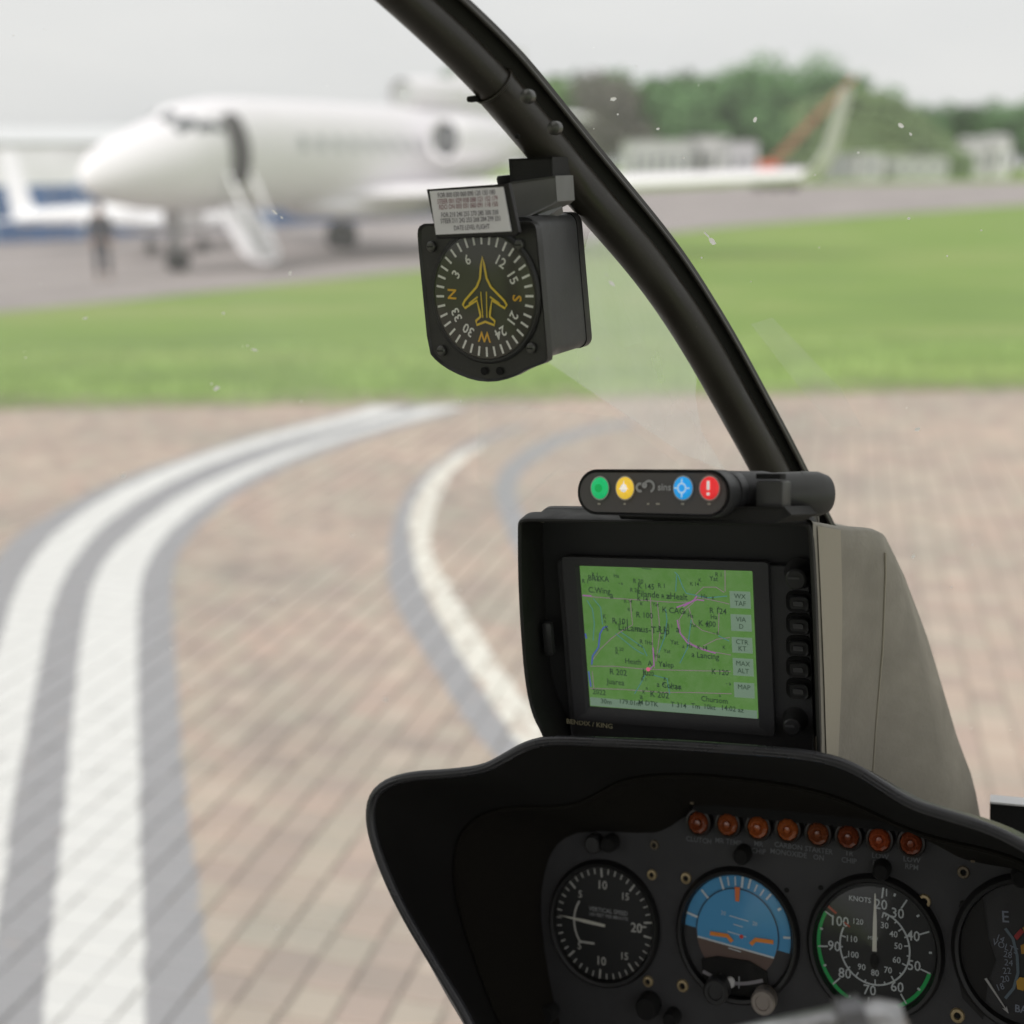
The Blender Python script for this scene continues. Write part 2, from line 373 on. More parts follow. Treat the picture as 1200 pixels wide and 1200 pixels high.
for i in range(-170, 210):
    for j in range(-40, 150):
        u = (j+.08*math.sin(i*2.3))*PL; v = i*PW; c = ud*u+vd*v
        if c.y < 1.2 or c.x < -14 or c.x > 19: continue
        if c.y > edge_y(c.x)-.02 or c.x < -2.2-c.y*.62 or c.x > 2.2+c.y*.72: continue
        bricks.append(c+Vector((random.uniform(-.0016, .0016), random.uniform(-.0016, .0016))))
BC = np.array([(c.x, c.y) for c in bricks]); bw_, bw2_, bg_ = fields(BC)
def brick_mesh(c, painted, tight=False):
    nu, nv = (4, 4) if painted else (2, 2)
    hu, hv = ((PL-.0030)/2, (PW-.0030)/2) if tight else ((PL-.0078)/2, (PW-.0066)/2)
    us = [-hu+BV+(2*hu-2*BV)*k/(nu-1) for k in range(nu)]; vs_ = [-hv+BV+(2*hv-2*BV)*k/(nv-1) for k in range(nv)]
    return nu, nv, hu, hv, us, vs_
def add_brick(vl, fl, c, painted, h, tx, ty, tight=False):
    nu, nv, hu, hv, us, vs_ = brick_mesh(c, painted, tight); o = len(vl)
    def P(a, b, z): q = c+ud*a+vd*b; vl.append((q.x, q.y, h+z+a*tx+b*ty))
    for a in us:
        for b in vs_: P(a, b, 0)
    for k in range(nu-1):
        for l in range(nv-1): fl.append((o+k*nv+l, o+k*nv+l+1, o+(k+1)*nv+l+1, o+(k+1)*nv+l))
    loop = [(k*nv) for k in range(nu)]+[(nu-1)*nv+l for l in range(1, nv)]+[k*nv+nv-1 for k in range(nu-2, -1, -1)]+[l for l in range(nv-2, 0, -1)]
    coords = [(us[q//nv], vs_[q % nv]) for q in loop]; n = len(loop); o1 = len(vl)
    for a, b in coords: P(a*hu/(hu-BV), b*hv/(hv-BV), -BV)
    o2 = len(vl)
    for a, b in coords: P(a*hu/(hu-BV), b*hv/(hv-BV), -.014)
    for k in range(n):
        k2 = (k+1) % n
        fl.append((o+loop[k2], o+loop[k], o1+k, o1+k2)[::-1] if 0 else (o+loop[k], o+loop[k2], o1+k2, o1+k))
        fl.append((o1+k, o1+k2, o2+k2, o2+k))
scr = []
for idx, c in enumerate(bricks):
    x, y, Z = project(Vector((c.x, c.y, 0)))
    vis = -20 < x < 1220 and 455 < y < 1215 and not (x > 480+max(0, 950-y)*.5 and y > 860) and not (x > 605 and y > 610 and x < 1130)
    scr.append((Z if vis else 99, idx))
scr.sort(); single = set(i for _, i in scr[:300])
def finish_paver(name, vl, fl, tones, parent):
    me = bpy.data.meshes.new(name); me.from_pydata(vl, [], fl); me.materials.append(MP)
    P = np.array(vl); w, w2, gg = fields(P)
    for nm, arr in (('dwhite', w), ('dcream', w2), ('dgrey', gg), ('tone', np.array(tones))):
        at_ = me.attributes.new(nm, 'FLOAT', 'POINT'); at_.data.foreach_set('value', arr.astype(np.float32))
    o = bpy.data.objects.new(name, me); COL.objects.link(o); o.parent = parent; return o
VL, FL, TN = [], [], []
for idx, c in enumerate(bricks):
    painted = max(bw_[idx], bw2_[idx], bg_[idx]) > -.16
    h = random.uniform(-.0012, .0012); tx, ty, tone = random.uniform(-.004, .004), random.uniform(-.008, .008), random.random()
    tight = max(bw_[idx], bw2_[idx], bg_[idx]) > -.02
    if idx in single:
        vl, fl = [], []; add_brick(vl, fl, c, painted, h, tx, ty, tight); finish_paver('brick', vl, fl, [tone]*len(vl), pav)
    else:
        n0 = len(VL); add_brick(VL, FL, c, painted, h, tx, ty, tight); TN += [tone]*(len(VL)-n0)
tag(finish_paver('brick_field', VL, FL, TN, pav), kind='stuff')

# ---- grass blades near the paving edge
def blades():
    n = 26000; mb = MB(); v = []; f = []
    for k in range(n):
        y = random.random()**2.2*8; x = random.uniform(-8.5-y*.7, 9+y*.8); yy = edge_y(x)+y-.03
        z = terr(x, yy); h = random.uniform(.02, .06)*(1.3 if y < .5 else 1); a = random.uniform(0, 6.28); w = .008
        dx, dy = math.cos(a)*w, math.sin(a)*w; lx, ly = random.uniform(-.03, .03), random.uniform(-.03, .03)
        o = len(v); v += [(x-dx, yy-dy, z), (x+dx, yy+dy, z), (x+lx, yy+ly, z+h)]; f.append((o, o+1, o+2))
    me = bpy.data.meshes.new('grass_blades'); me.from_pydata(v, [], f); me.materials.append(mat('grass_blade', (.30, .42, .12), .7, var=.35, vscale=1.2))
    o = bpy.data.objects.new('grass_blades', me); COL.objects.link(o); tag(o, 'short mown grass along the edge of the brick paving', 'grass', kind='stuff')
blades()
tag(MB().loft([[Vector((x, edge_y(x)-.10, .0035)) for x in np.linspace(-12, 16, 57)], [Vector((x, edge_y(x)+.18+.10*math.sin(x*3.1)+.07*math.sin(x*7.7)+.05*math.sin(x*17.3), .034)) for x in np.linspace(-12, 16, 57)]], closed=False)
    .build('dirt_verge', mat('dirt', (.25, .21, .15), .95, bump=.5, bscale=30, col2=(.22, .29, .10), vscale=4, bdist=.01)), kind='structure')

# ================================================================== FAR BACKGROUND
def at_ground(px, D, z=ZA):
    """point on the ground seen in column px, D metres ahead"""
    return Vector(((px-600)*(D*math.cos(PITCH)+2.6*math.sin(PITCH))/F, D, z))
def up_z(py, D): return CAM.z + (195-py)*D/F*1.03
# buildings
def building(name, px0, px1, D, ytop, deep, colr, label, cat, nwin, roofc=(.35, .34, .34), rh=.0, group=None):
    a_, b_ = at_ground(px0, D), at_ground(px1, D); w = b_.x-a_.x; h = up_z(ytop, D)-ZA
    M = Matrix.Translation(Vector(((a_.x+b_.x)/2, D, ZA))); e = empty(name, M, label, cat, group)
    MB().box((0, deep/2, h/2-.3), (w, deep, h+.6)).build('wall', mat(name+'_wall%d' % int(px0), colr, .8, var=.08, vscale=.4), e, smooth=0)
    rf = MB(); y0, y1, x0, x1 = -.3, deep+.3, -w/2-.3, w/2+.3; zt = h+rh
    rf.add([(x0, y0, h), (x1, y0, h), (x1, y1, h), (x0, y1, h), (x0, deep/2, zt+.15), (x1, deep/2, zt+.15)], [[0, 1, 5, 4], [2, 3, 4, 5], [0, 4, 3], [1, 2, 5]])
    rf.build('roof', mat('roof_grey%d' % int(roofc[0]*100), roofc, .8), e, smooth=0)
    for k in range(nwin):
        x = -w/2+w*(k+.5)/nwin; ww = w/nwin*.42
        fr_ = MB().box((x, -.03, h*.5), (ww, .08, h*.42)).build('window', mat('dark_frame', (.34, .35, .35), .6), e, smooth=0)
        MB().box((x, -.075, h*.5), (ww*.86, .02, h*.34)).build('pane', mat('window_glass', (.18, .19, .20), .25), fr_, smooth=0)
    return e
def leaf_crown(mb, c, rad, n, size, rs):
    lobes = [(Vector((rs.uniform(-.55, .55)*rad[0], rs.uniform(-.55, .55)*rad[1], rs.uniform(-.5, .62)*rad[2])), rs.uniform(.38, .6)) for _ in range(13)]
    for k in range(n):
        l, s = lobes[rs.randrange(len(lobes))]
        d = Vector((rs.gauss(0, 1), rs.gauss(0, 1), rs.gauss(0, 1))).normalized()*(rs.random()**.35)
        p = Vector(c)+l+Vector((d.x*rad[0]*s, d.y*rad[1]*s, d.z*rad[2]*s))
        u = Vector((rs.gauss(0, 1), rs.gauss(0, 1), rs.gauss(0, 1))).normalized(); w = u.orthogonal().normalized(); z = size*rs.uniform(.6, 1.3)
        mb.add([p-u*z, p+w*z*.7, p+u*z, p-w*z*.7], [[0, 1, 2, 3]])
leafm = [mat('leaves_deep', (.115, .225, .085), .7, var=.3, vscale=.35), mat('leaves_fresh', (.155, .255, .09), .7, var=.3, vscale=.3), mat('leaves_copper', (.125, .12, .095), .7, var=.3, vscale=.4)]
bark = mat('bark', (.09, .075, .06), .9, bump=.5, bscale=20, bdist=.02)
def make_tree(m, seed, h=20.0):
    rs = random.Random(seed); t = empty('broadleaf_tree', Matrix(), '', 'tree')
    mb = MB(); leaf_crown(mb, (0, 0, h*.58), (h*.34, h*.34, h*.42), 3600, h*.024, rs); mb.build('crown', m, t, smooth=0)
    tr = MB().tube([(0, 0, -.6), (.1, 0, h*.2), (0, .1, h*.45), (.2, 0, h*.7)], [h*.028, h*.02, h*.014, h*.006], 8)
    for k in range(5):
        a = k*1.26+seed; z0 = h*(.28+.06*k); tr.tube([(0, 0, z0), (math.cos(a)*h*.12, math.sin(a)*h*.12, z0+h*.12), (math.cos(a)*h*.2, math.sin(a)*h*.2, z0+h*.2)], [h*.011, h*.007, h*.003], 6)
    tr.build('trunk', bark, t); return t
trees = []
def put_tree(proto, px, D, ytop, label, wide=1.0):
    p = at_ground(px, D); h = up_z(ytop, D)-ZA
    first = not proto.get('used'); t = proto if first else copy_tree(proto); proto['used'] = 1
    if 'used' in t and t is not proto: del t['used']
    s = h/20.0; t.location = p; t.scale = (s*wide, s*wide, s); t.rotation_euler = (0, 0, random.uniform(0, 6)); tag(t, label, 'tree', 'trees beyond the airfield'); return t
PT = [make_tree(leafm[0], 1), make_tree(leafm[0], 5), make_tree(leafm[1], 9), make_tree(leafm[2], 13)]
TL = [(560, 215, 92, 0, 'deep green tree standing behind the tail of the white jet'), (618, 225, 95, 2, 'fresh green tree half hidden behind the dark windscreen bow'), (662, 215, 93, 2, 'fresh green tree just right of the windscreen bow, left of the copper tree'),
      (716, 210, 97, 3, 'purple brown copper tree above the jet wing, the only dark one in the row'), (742, 232, 99, 1, 'deep green tree set behind the copper tree'), (768, 222, 95, 2, 'bright yellow green tree right of the copper tree'), (806, 214, 100, 0, 'deep green tree in the middle of the tree row'),
      (838, 228, 97, 2, 'fresh green tree with a high round crown above the wing tip'), (874, 222, 84, 1, 'tall round topped deep green tree left of the crane boom'), (908, 352, 104, 0, 'lower deep green tree in the dip left of the highest tree'), (950, 356, 82, 1, 'highest deep green tree, behind the tip of the red crane boom'),
      (985, 362, 98, 0, 'deep green tree on the crest right of the crane boom'), (1020, 366, 116, 1, 'deep green tree on the downward slope of the crest')]
for px, D, yt, k, lb in TL: put_tree(PT[k], px, D, yt, lb, 1.15)
far_l = [(x, 380, 129+random.uniform(-3, 3)) for x in range(1060, 1300, 26)]
for px, D, yt, k, lb in ((690, 245, 97, 0, 'deep green tree filling the gap left of the copper tree'), (788, 246, 99, 1, 'deep green tree between the yellow green tree and the middle of the row'), (822, 244, 98, 0, 'deep green tree behind the middle of the row'), (858, 246, 95, 2, 'fresh green tree just left of the tall round topped one'), (892, 350, 97, 0, 'deep green tree just right of the tall round topped one'), (930, 358, 97, 1, 'deep green tree just left of the highest tree')): put_tree(PT[k], px, D, yt, lb, 1.3)
for i, (px, D, yt) in enumerate(far_l):
    put_tree(PT[i % 2], px, D, yt, 'low dark green tree in the distant even row at the right behind the white houses', 1.35)
put_tree(PT[1], 520, 230, 100, 'deep green tree behind the engine of the white jet', 1.2)
building('large_hangar', -260, 470, 88, 170, 26, (.66, .65, .68), 'big pale grey hangar behind the blue barrier and the white jet', 'hangar', 0, roofc=(.66, .67, .68), rh=1.2)
# wooded mound
def mound():
    D0 = 300; v = []; f = []; nx, nyy = 60, 16
    for i in range(nx):
        px = 850+(1128-850)*i/(nx-1)
        hh = np.interp(px, [850, 880, 930, 985, 1040, 1085, 1110, 1128], [190, 168, 138, 116, 127, 158, 180, 192])
        for j in range(nyy):
            t = j/(nyy-1); D = D0-22+44*t; q = math.sin(math.pi*t)**.8; z = ZA-.2+(up_z(hh, D0)-ZA)*q
            p = at_ground(px, D); v.append(Vector((p.x+.6*math.sin(i*2.1+j), D, z+.5*math.sin(i*1.3)*q*math.cos(j*1.7))))
    for i in range(nx-1):
        for j in range(nyy-1): f.append([i*nyy+j, (i+1)*nyy+j, (i+1)*nyy+j+1, i*nyy+j+1])
    mb = MB(); mb.v = v; mb.f = f
    o = mb.build('hill', mat('hill_scrub', (.13, .19, .08), .9, col2=(.18, .235, .10), vscale=.12, bump=.8, bscale=.8, bdist=.6)); tag(o, kind='structure')
    rs = random.Random(4); sh = MB()
    for k in range(9000):
        q = v[rs.randrange(len(v))]+Vector((rs.uniform(-2, 2), rs.uniform(-2, 2), rs.uniform(0, 1.0)))
        u = Vector((rs.gauss(0, 1), rs.gauss(0, 1), rs.gauss(0, 1))).normalized(); w = u.orthogonal().normalized(); z = rs.uniform(.4, .9)
        sh.add([q-u*z, q+w*z, q+u*z, q-w*z], [[0, 1, 2, 3]])
    tag(sh.build('hill_scrub', mat('scrub_leaves', (.15, .22, .09), .8, var=.35, vscale=.25), smooth=0), 'scrub and bushes covering the green mound behind the crane', 'bushes', kind='stuff')
mound()
building('office_block', 738, 812, 175, 166, 14, (.42, .42, .42), 'long pale grey low building behind the jet wing, nearest the windscreen bow', 'building', 6)
building('hangar', 813, 852, 178, 163, 12, (.50, .49, .49), 'whitish low building in the middle of the pale row above the wing', 'building', 3)
building('hangar', 853, 886, 172, 168, 12, (.46, .45, .47), 'grey low building at the right end of the pale row, left of the crane', 'building', 2)
building('portable_cabin', 968, 1000, 262, 182, 5, (.34, .34, .35), 'small grey cabin at the foot of the winglet and mound', 'cabin', 1)
building('portable_cabin', 1003, 1033, 262, 181, 5, (.48, .47, .48), 'small whitish cabin below the middle of the mound', 'cabin', 1)
building('portable_cabin', 1042, 1110, 266, 184, 6, (.42, .43, .40), 'long low grey shed below the right side of the mound', 'shed', 4)
building('house', 1130, 1156, 320, 170, 9, (.50, .49, .49), 'left one of the two white houses at the right edge', 'house', 2, rh=1.2)
building('house', 1159, 1182, 322, 168, 9, (.56, .55, .55), 'right one of the two white houses at the right edge', 'house', 2, rh=1.4)
# red crane
def crane():
    p = at_ground(908, 150); e = empty('crane', Matrix.Translation(p), 'red mobile crane with its long boom raised to the right above the wing tip', 'crane')
    red = mat('crane_red', (.52, .10, .06), .5, var=.1); org = mat('crane_orange', (.62, .26, .10), .5)
    MB().box((0, 0, 1.2), (5.5, 2.5, .9), .1).build('chassis', red, e)
    MB().box((-1.0, -.3, 2.4), (2.2, 1.6, 1.5), .15).build('cab', red, e)
    MB().box((1.5, 0, 2.3), (2.0, 2.2, 1.2), .12).build('counterweight', mat('crane_dark', (.10, .08, .08), .6), e)
    for x in (-1.9, 0, 1.9):
        for y in (-1.1, 1.1): MB().lathe((x, y, .5), [(.01, -.18), (.5, -.16), (.5, .16), (.01, .18)], 18).build('wheel', mat('tyre', (.02, .02, .02), .8), e)
    tip = Vector(((990-908)*150*1.0/F, 0, up_z(102, 150)-ZA)); b0 = Vector((-.4, 0, 3.0)); d = tip-b0; u = d.normalized(); s = Vector((-u.z, 0, u.x)).normalized()
    bo = MB()
    for sx in (-.3, .3):
        for sy in (-.3, .3): bo.tube([b0+s*sx+Vector((0, sy, 0)), tip+s*sx*.4+Vector((0, sy*.4, 0))], .045, 6)
    bo.build('boom', red, e)
    br = MB(); n = 14
    for k in range(n):
        t0, t1 = k/n, (k+1)/n; q0 = 1-.6*t0; q1 = 1-.6*t1; sg = 1 if k % 2 else -1
        for sy in (-.3, .3): br.tube([b0+d*t0+s*.3*q0*sg+Vector((0, sy*q0, 0)), b0+d*t1-s*.3*q1*sg+Vector((0, sy*q1, 0))], .016, 5)
    br.build('lacing', org, e)
crane()
# blue fence on the left
def blue_fence():
    pts = [ground(-420, 301, ZA), ground(-60, 288, ZA), ground(120, 279, ZA), ground(280, 268, ZA), ground(530, 252.5, ZA)]
    bl = mat('blue_panel', (.075, .18, .40), .55, var=.12, vscale=.8); wl = mat('fence_rail', (.36, .47, .62), .5)
    e = empty('panel_fence', Matrix.Translation(pts[2]), 'long blue panelled barrier behind the nose of the white jet', 'fence'); o = pts[2]
    P = resample(pts, 36); up = Vector((0, 0, 1))
    for i in range(len(P)-1):
        a_, b_ = P[i]-o, P[i+1]-o; d = (b_-a_).normalized(); n = Vector((d.y, -d.x, 0)); a2 = a_+d*.03; b2 = b_-d*.03
        mb = MB(); H = 1.95
        mb.loft([[a2+n*.03, b2+n*.03], [a2+n*.03+up*H, b2+n*.03+up*H], [a2-n*.03+up*H, b2-n*.03+up*H], [a2-n*.03, b2-n*.03]], closed=False)
        mb.build('panel', bl, e, smooth=0)
        if i % 3 == 0: MB().box(a_+up*1.05, (.1, .12, 2.15)).build('post', wl, e, smooth=0)
blue_fence()

# ================================================================== AIRCRAFT
white = mat('aircraft_white', (.86, .83, .86), .4, spec=.3, var=.015, vscale=.6)
dkglass = mat('cockpit_glass', (.03, .045, .05), .08)
dark = mat('dark_interior', (.035, .03, .03), .8)
metalm = mat('bare_metal', (.45, .45, .46), .35, metal=.9)
tyre = mat('tyre', (.02, .02, .02), .8)
def jet():
    ph = R_(58.5); nose = Vector((-10.0, 30.7, 0))
    hd = Vector((-math.cos(ph), -math.sin(ph), 0)); lf = Vector((-hd.y, hd.x, 0)); lf = Vector((math.sin(ph), -math.cos(ph), 0))
    M = Matrix((( hd.x, lf.x, 0, nose.x), (hd.y, lf.y, 0, nose.y), (0, 0, 1, ZA+.012), (0, 0, 0, 1)))
    e = empty('business_jet', M, 'white three engined business jet on the apron with its forward door open and stairs down', 'airplane')
    P = lambda k, l, z: Vector((-k, l, z))                 # k metres behind the nose, l to the jet's left
    # stations: k, top, bottom, half width
    ST = [(0, 2.42, 2.22, .04), (.15, 2.66, 2.02, .26), (.5, 2.96, 1.82, .52), (1.0, 3.22, 1.68, .76), (1.7, 3.48, 1.56, .96), (2.4, 3.74, 1.5, 1.09), (3.0, 4.06, 1.47, 1.17), (3.6, 4.17, 1.45, 1.22), (4.4, 4.29, 1.44, 1.26), (5.5, 4.33, 1.43, 1.27), (8, 4.35, 1.43, 1.27), (11, 4.36, 1.43, 1.27), (13.5, 4.38, 1.5, 1.24), (15.5, 4.4, 1.8, 1.1), (17.5, 4.35, 2.3, .85), (19.5, 4.2, 2.9, .5), (21.5, 3.95, 3.35, .18)]
    nr = 36; rings = []
    def pt(k, a):
        ks = [s[0] for s in ST]; t, b, w = (np.interp(k, ks, [s[j] for s in ST]) for j in (1, 2, 3))
        return P(k, w*math.sin(a), (t+b)/2+(t-b)/2*math.cos(a))
    kk = sorted(set([s[0] for s in ST]+[.05, .3, .75, 1.35, 2.0, 2.7, 3.3, 4.0, 4.9]))
    for k in kk: rings.append([pt(k, 2*math.pi*i/nr) for i in range(nr)])
    MB().loft(rings, True, True, True).build('fuselage', white, e, smooth=60)
    def patch(name, k0, k1, a0, a1, m, off=.012, n=6, parent=e, rnd=True):
        rg = []
        for i in range(n+1):
            k = k0+(k1-k0)*i/n; row = []
            for j in range(n+1):
                u, v = i/n*2-1, j/n*2-1
                if rnd: q = 1-.12*v*v; kx = (k0+k1)/2+(k1-k0)/2*u*q; r2 = 1-.12*u*u; ax = (a0+a1)/2+(a1-a0)/2*v*r2
                else: kx, ax = k, a0+(a1-a0)*j/n
                p = pt(kx, R_(ax)); c = pt(kx, 0)*.5+pt(kx, math.pi)*.5; d = (p-c).normalized(); row.append(p+d*off)
            rg.append(row)
        return MB().loft(rg, closed=False).build(name, m, parent, smooth=60)
    for k0, k1, a0, a1 in ((2.3, 2.75, 8, 28), (2.35, 2.95, 34, 50), (2.85, 3.45, 48, 60), (3.4, 3.95, 54, 64), (2.3, 2.75, -28, -8), (2.35, 2.95, -50, -34)): patch('windscreen_pane', k0, k1, a0, a1, dkglass, .012, 8)
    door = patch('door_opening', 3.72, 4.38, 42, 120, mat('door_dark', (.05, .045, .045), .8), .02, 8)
    patch('door_frame', 3.64, 3.72, 40, 122, mat('door_trim', (.55, .55, .54), .5), .022, 8, door, False)
    for i in range(9): patch('cabin_window', 6.3+i*.72, 6.62+i*.72, 70, 86, mat('cabin_window', (.42, .44, .45), .15), .012, 6)
    # stairs
    s0, s1 = P(3.85, 1.12, 1.56), P(3.5, 2.4, .28); d = (s1-s0); sd = d.normalized(); nn = Vector((0, -sd.z, sd.y)); st = MB(); rg = []
    for t, w, b in ((0, .54, .0), (.12, .62, -.12), (.35, .66, -.28), (.6, .66, -.32), (.85, .6, -.26), (.96, .48, -.14), (1.03, .24, -.05)):
        c = s0+d*t; rg.append([c+Vector((x*w, 0, 0))+nn*(b*(1-abs(x)**2.2)+.0) for x in (-1, -.8, -.5, 0, .5, .8, 1)]+[c+Vector((x*w, 0, 0))+nn*.07 for x in (1, .5, 0, -.5, -1)])
    st.loft(rg, True, True, True); air = st.build('airstair', white, e, smooth=50)
    for k in range(6):
        c = s0+d*(.12+.15*k)+nn*.11; MB().box(c, (.7, .26, .04)).build('step', mat('step_grey', (.6, .6, .6), .7), air, smooth=0)
    for sx in (-.42, .42): MB().tube([s0+Vector((sx, 0, .1)), s0+Vector((sx, .2, .95)), s0+d*.8+Vector((sx, 0, .85)), s0+d*.92+Vector((sx, 0, .1))], .02, 6).build('handrail', metalm, air)
    # wings
    for sg in (1, -1):
        sec = []
        for l, kl, ch, z, th in ((.6, 8.3, 6.4, 1.72, .62), (2.0, 9.5, 4.9, 1.80, .48), (4.5, 11.2, 3.4, 1.93, .52), (8, 13.1, 2.5, 2.10, .46), (12.0, 15.1, 1.7, 2.30, .40)):
            sec.append([P(kl+ch*u, sg*l, z+th*w) for u, w in ((0, 0), (.03, .28), (.12, .5), (.35, .6), (.7, .36), (1, .02), (.7, -.2), (.35, -.38), (.1, -.3), (.03, -.18))])
        wg = MB().loft(sec, True, True, True).build('wing', white, e, smooth=50)
        wl = []
        for l, kl, ch, z, th in ((12.0, 15.1, 1.7, 2.30, .36), (12.25, 15.4, 1.5, 2.6, .14), (12.4, 15.8, 1.3, 3.1, .1), (12.6, 16.5, .95, 4.75, .06)):
            wl.append([P(kl+ch*u, sg*(l+th*w), z+(.0 if l > 12.2 else th*w)) for u, w in ((0, 0), (.1, .5), (.4, .6), (1, 0), (.4, -.4), (.1, -.35))])
        MB().loft(wl, True, True, True).build('winglet', mat('winglet_grey', (.82, .78, .80), .6, spec=.2), wg, smooth=50)
    # engines
    def nacelle(c, r, L, par=e):
        nb = MB().lathe((0, 0, 0), [(r*.78, .5), (r*.80, .12), (r*.86, .02), (r*.93, .0), (r, .12), (r*1.08, .7), (r*1.08, 1.6), (r*.95, L*.75), (r*.62, L), (r*.55, L-.1)], 32, axis='x')
        nb.v = [Vector((-v.x, v.y, v.z))+c for v in nb.v]; nb.f = [q[::-1] for q in nb.f]; n_ = nb.build('engine_nacelle', white, par, smooth=50)
        fb = MB().lathe((0, 0, 0), [(.02, .2), (r*.78, .22)], 32, axis='x'); fb.v = [Vector((-v.x, v.y, v.z))+c for v in fb.v]; fb.build('fan', mat('fan_dark', (.05, .055, .06), .4, metal=.5), n_)
        sp = MB().lathe((0, 0, 0), [(.0, .02), (.08, .08), (.16, .2)], 16, axis='x'); sp.v = [Vector((-v.x, v.y, v.z))+c for v in sp.v]; sp.build('spinner', mat('spinner_grey', (.3, .3, .31), .4), n_)
        return n_
    for sg in (1, -1):
        nacelle(P(11.5, sg*2.3, 3.35), .62, 4.2)
        MB().box(P(13.6, sg*1.6, 3.3), (2.2, 1.4, .28), .1).build('engine_pylon', white, e)
    ci = MB()
    rg = []
    for k, z, rz, ry in ((12.6, 4.75, .44, .5), (13.2, 4.78, .48, .52), (15, 4.85, .5, .5), (18, 4.6, .5, .45), (21, 4.2, .45, .42), (22.4, 4.0, .36, .36)):
        rg.append([P(k, ry*math.sin(a_), z+rz*math.cos(a_)) for a_ in [2*math.pi*i/24 for i in range(24)]])
    ci.loft(rg, True, False, True); cc = ci.build('centre_intake', white, e, smooth=50)
    MB().loft([[P(12.75, .42*math.sin(a_), 4.75+.37*math.cos(a_)) for a_ in [2*math.pi*i/24 for i in range(24)]]], True, True).build('intake_mouth', mat('intake_dark', (.38, .39, .38), .6), cc, smooth=0)
    # fin and tail
    fs = []
    for z, kl, ch in ((4.7, 14.0, 5.6), (5.6, 15.8, 4.0), (6.5, 17.2, 2.8)): fs.append([P(kl+ch*u, w*.2, z) for u, w in ((0, 0), (.1, .6), (.4, 1), (1, 0), (.4, -1), (.1, -.6))])
    MB().loft(fs, True, True, True).build('fin', white, e, smooth=50)
    for sg in (1, -1):
        ts = [[P(kl+ch*u, sg*l, z+w*.12) for u, w in ((0, 0), (.1, .6), (.4, 1), (1, 0), (.4, -1), (.1, -.6))] for l, kl, ch, z in ((.1, 17.6, 2.2, 4.4), (2.8, 18.9, 1.2, 4.2))]
        MB().loft(ts, True, True, True).build('tailplane', white, e, smooth=50)
    # gear
    strut = mat('gear_metal', (.32, .32, .32), .45, metal=.3)
    ng = MB().tube([P(2.9, 0, 1.6), P(2.85, 0, .3)], .085, 10).tube([P(2.85, -.16, .3), P(2.85, .16, .3)], .05, 8).tube([P(2.9, 0, .9), P(3.5, 0, 1.5)], .05, 8).build('nose_gear', strut, e)
    for y in (-.14, .14): MB().lathe(P(2.85, y, .26), [(.02, -.06), (.17, -.07), (.26, -.04), (.26, .04), (.17, .07), (.02, .06)], 22).build('wheel', tyre, ng)
    for y in (-.3, .3): MB().box(P(3.15, y, 1.3), (.8, .03, .4)).build('gear_door', white, ng, smooth=0)
    for sg in (1, -1):
        mg = MB().tube([P(12.2, sg*2.2, 1.7), P(12.2, sg*2.2, .4)], .12, 10).tube([P(12.2, sg*1.9, .42), P(12.2, sg*2.5, .42)], .07, 8).tube([P(12.2, sg*2.2, 1.0), P(12.2, sg*1.2, 1.6)], .06, 8).build('main_gear', strut, e)
        for y in (-.24, .24): MB().lathe(P(12.2, sg*2.2+y, .43), [(.02, -.12), (.3, -.13), (.43, -.08), (.43, .08), (.3, .13), (.02, .12)], 22).build('wheel', tyre, mg)
    MB().loft([[P(k, w*math.sin(a_), 1.45+h_*math.cos(a_)) for a_ in [2*math.pi*i/20 for i in range(20)]] for k, w, h_ in ((7.2, .1, .05), (8.2, 1.2, .32), (11, 1.35, .42), (14, 1.1, .34), (15.6, .2, .1))], True, True, True).build('belly_fairing', white, e, smooth=60)
jet()
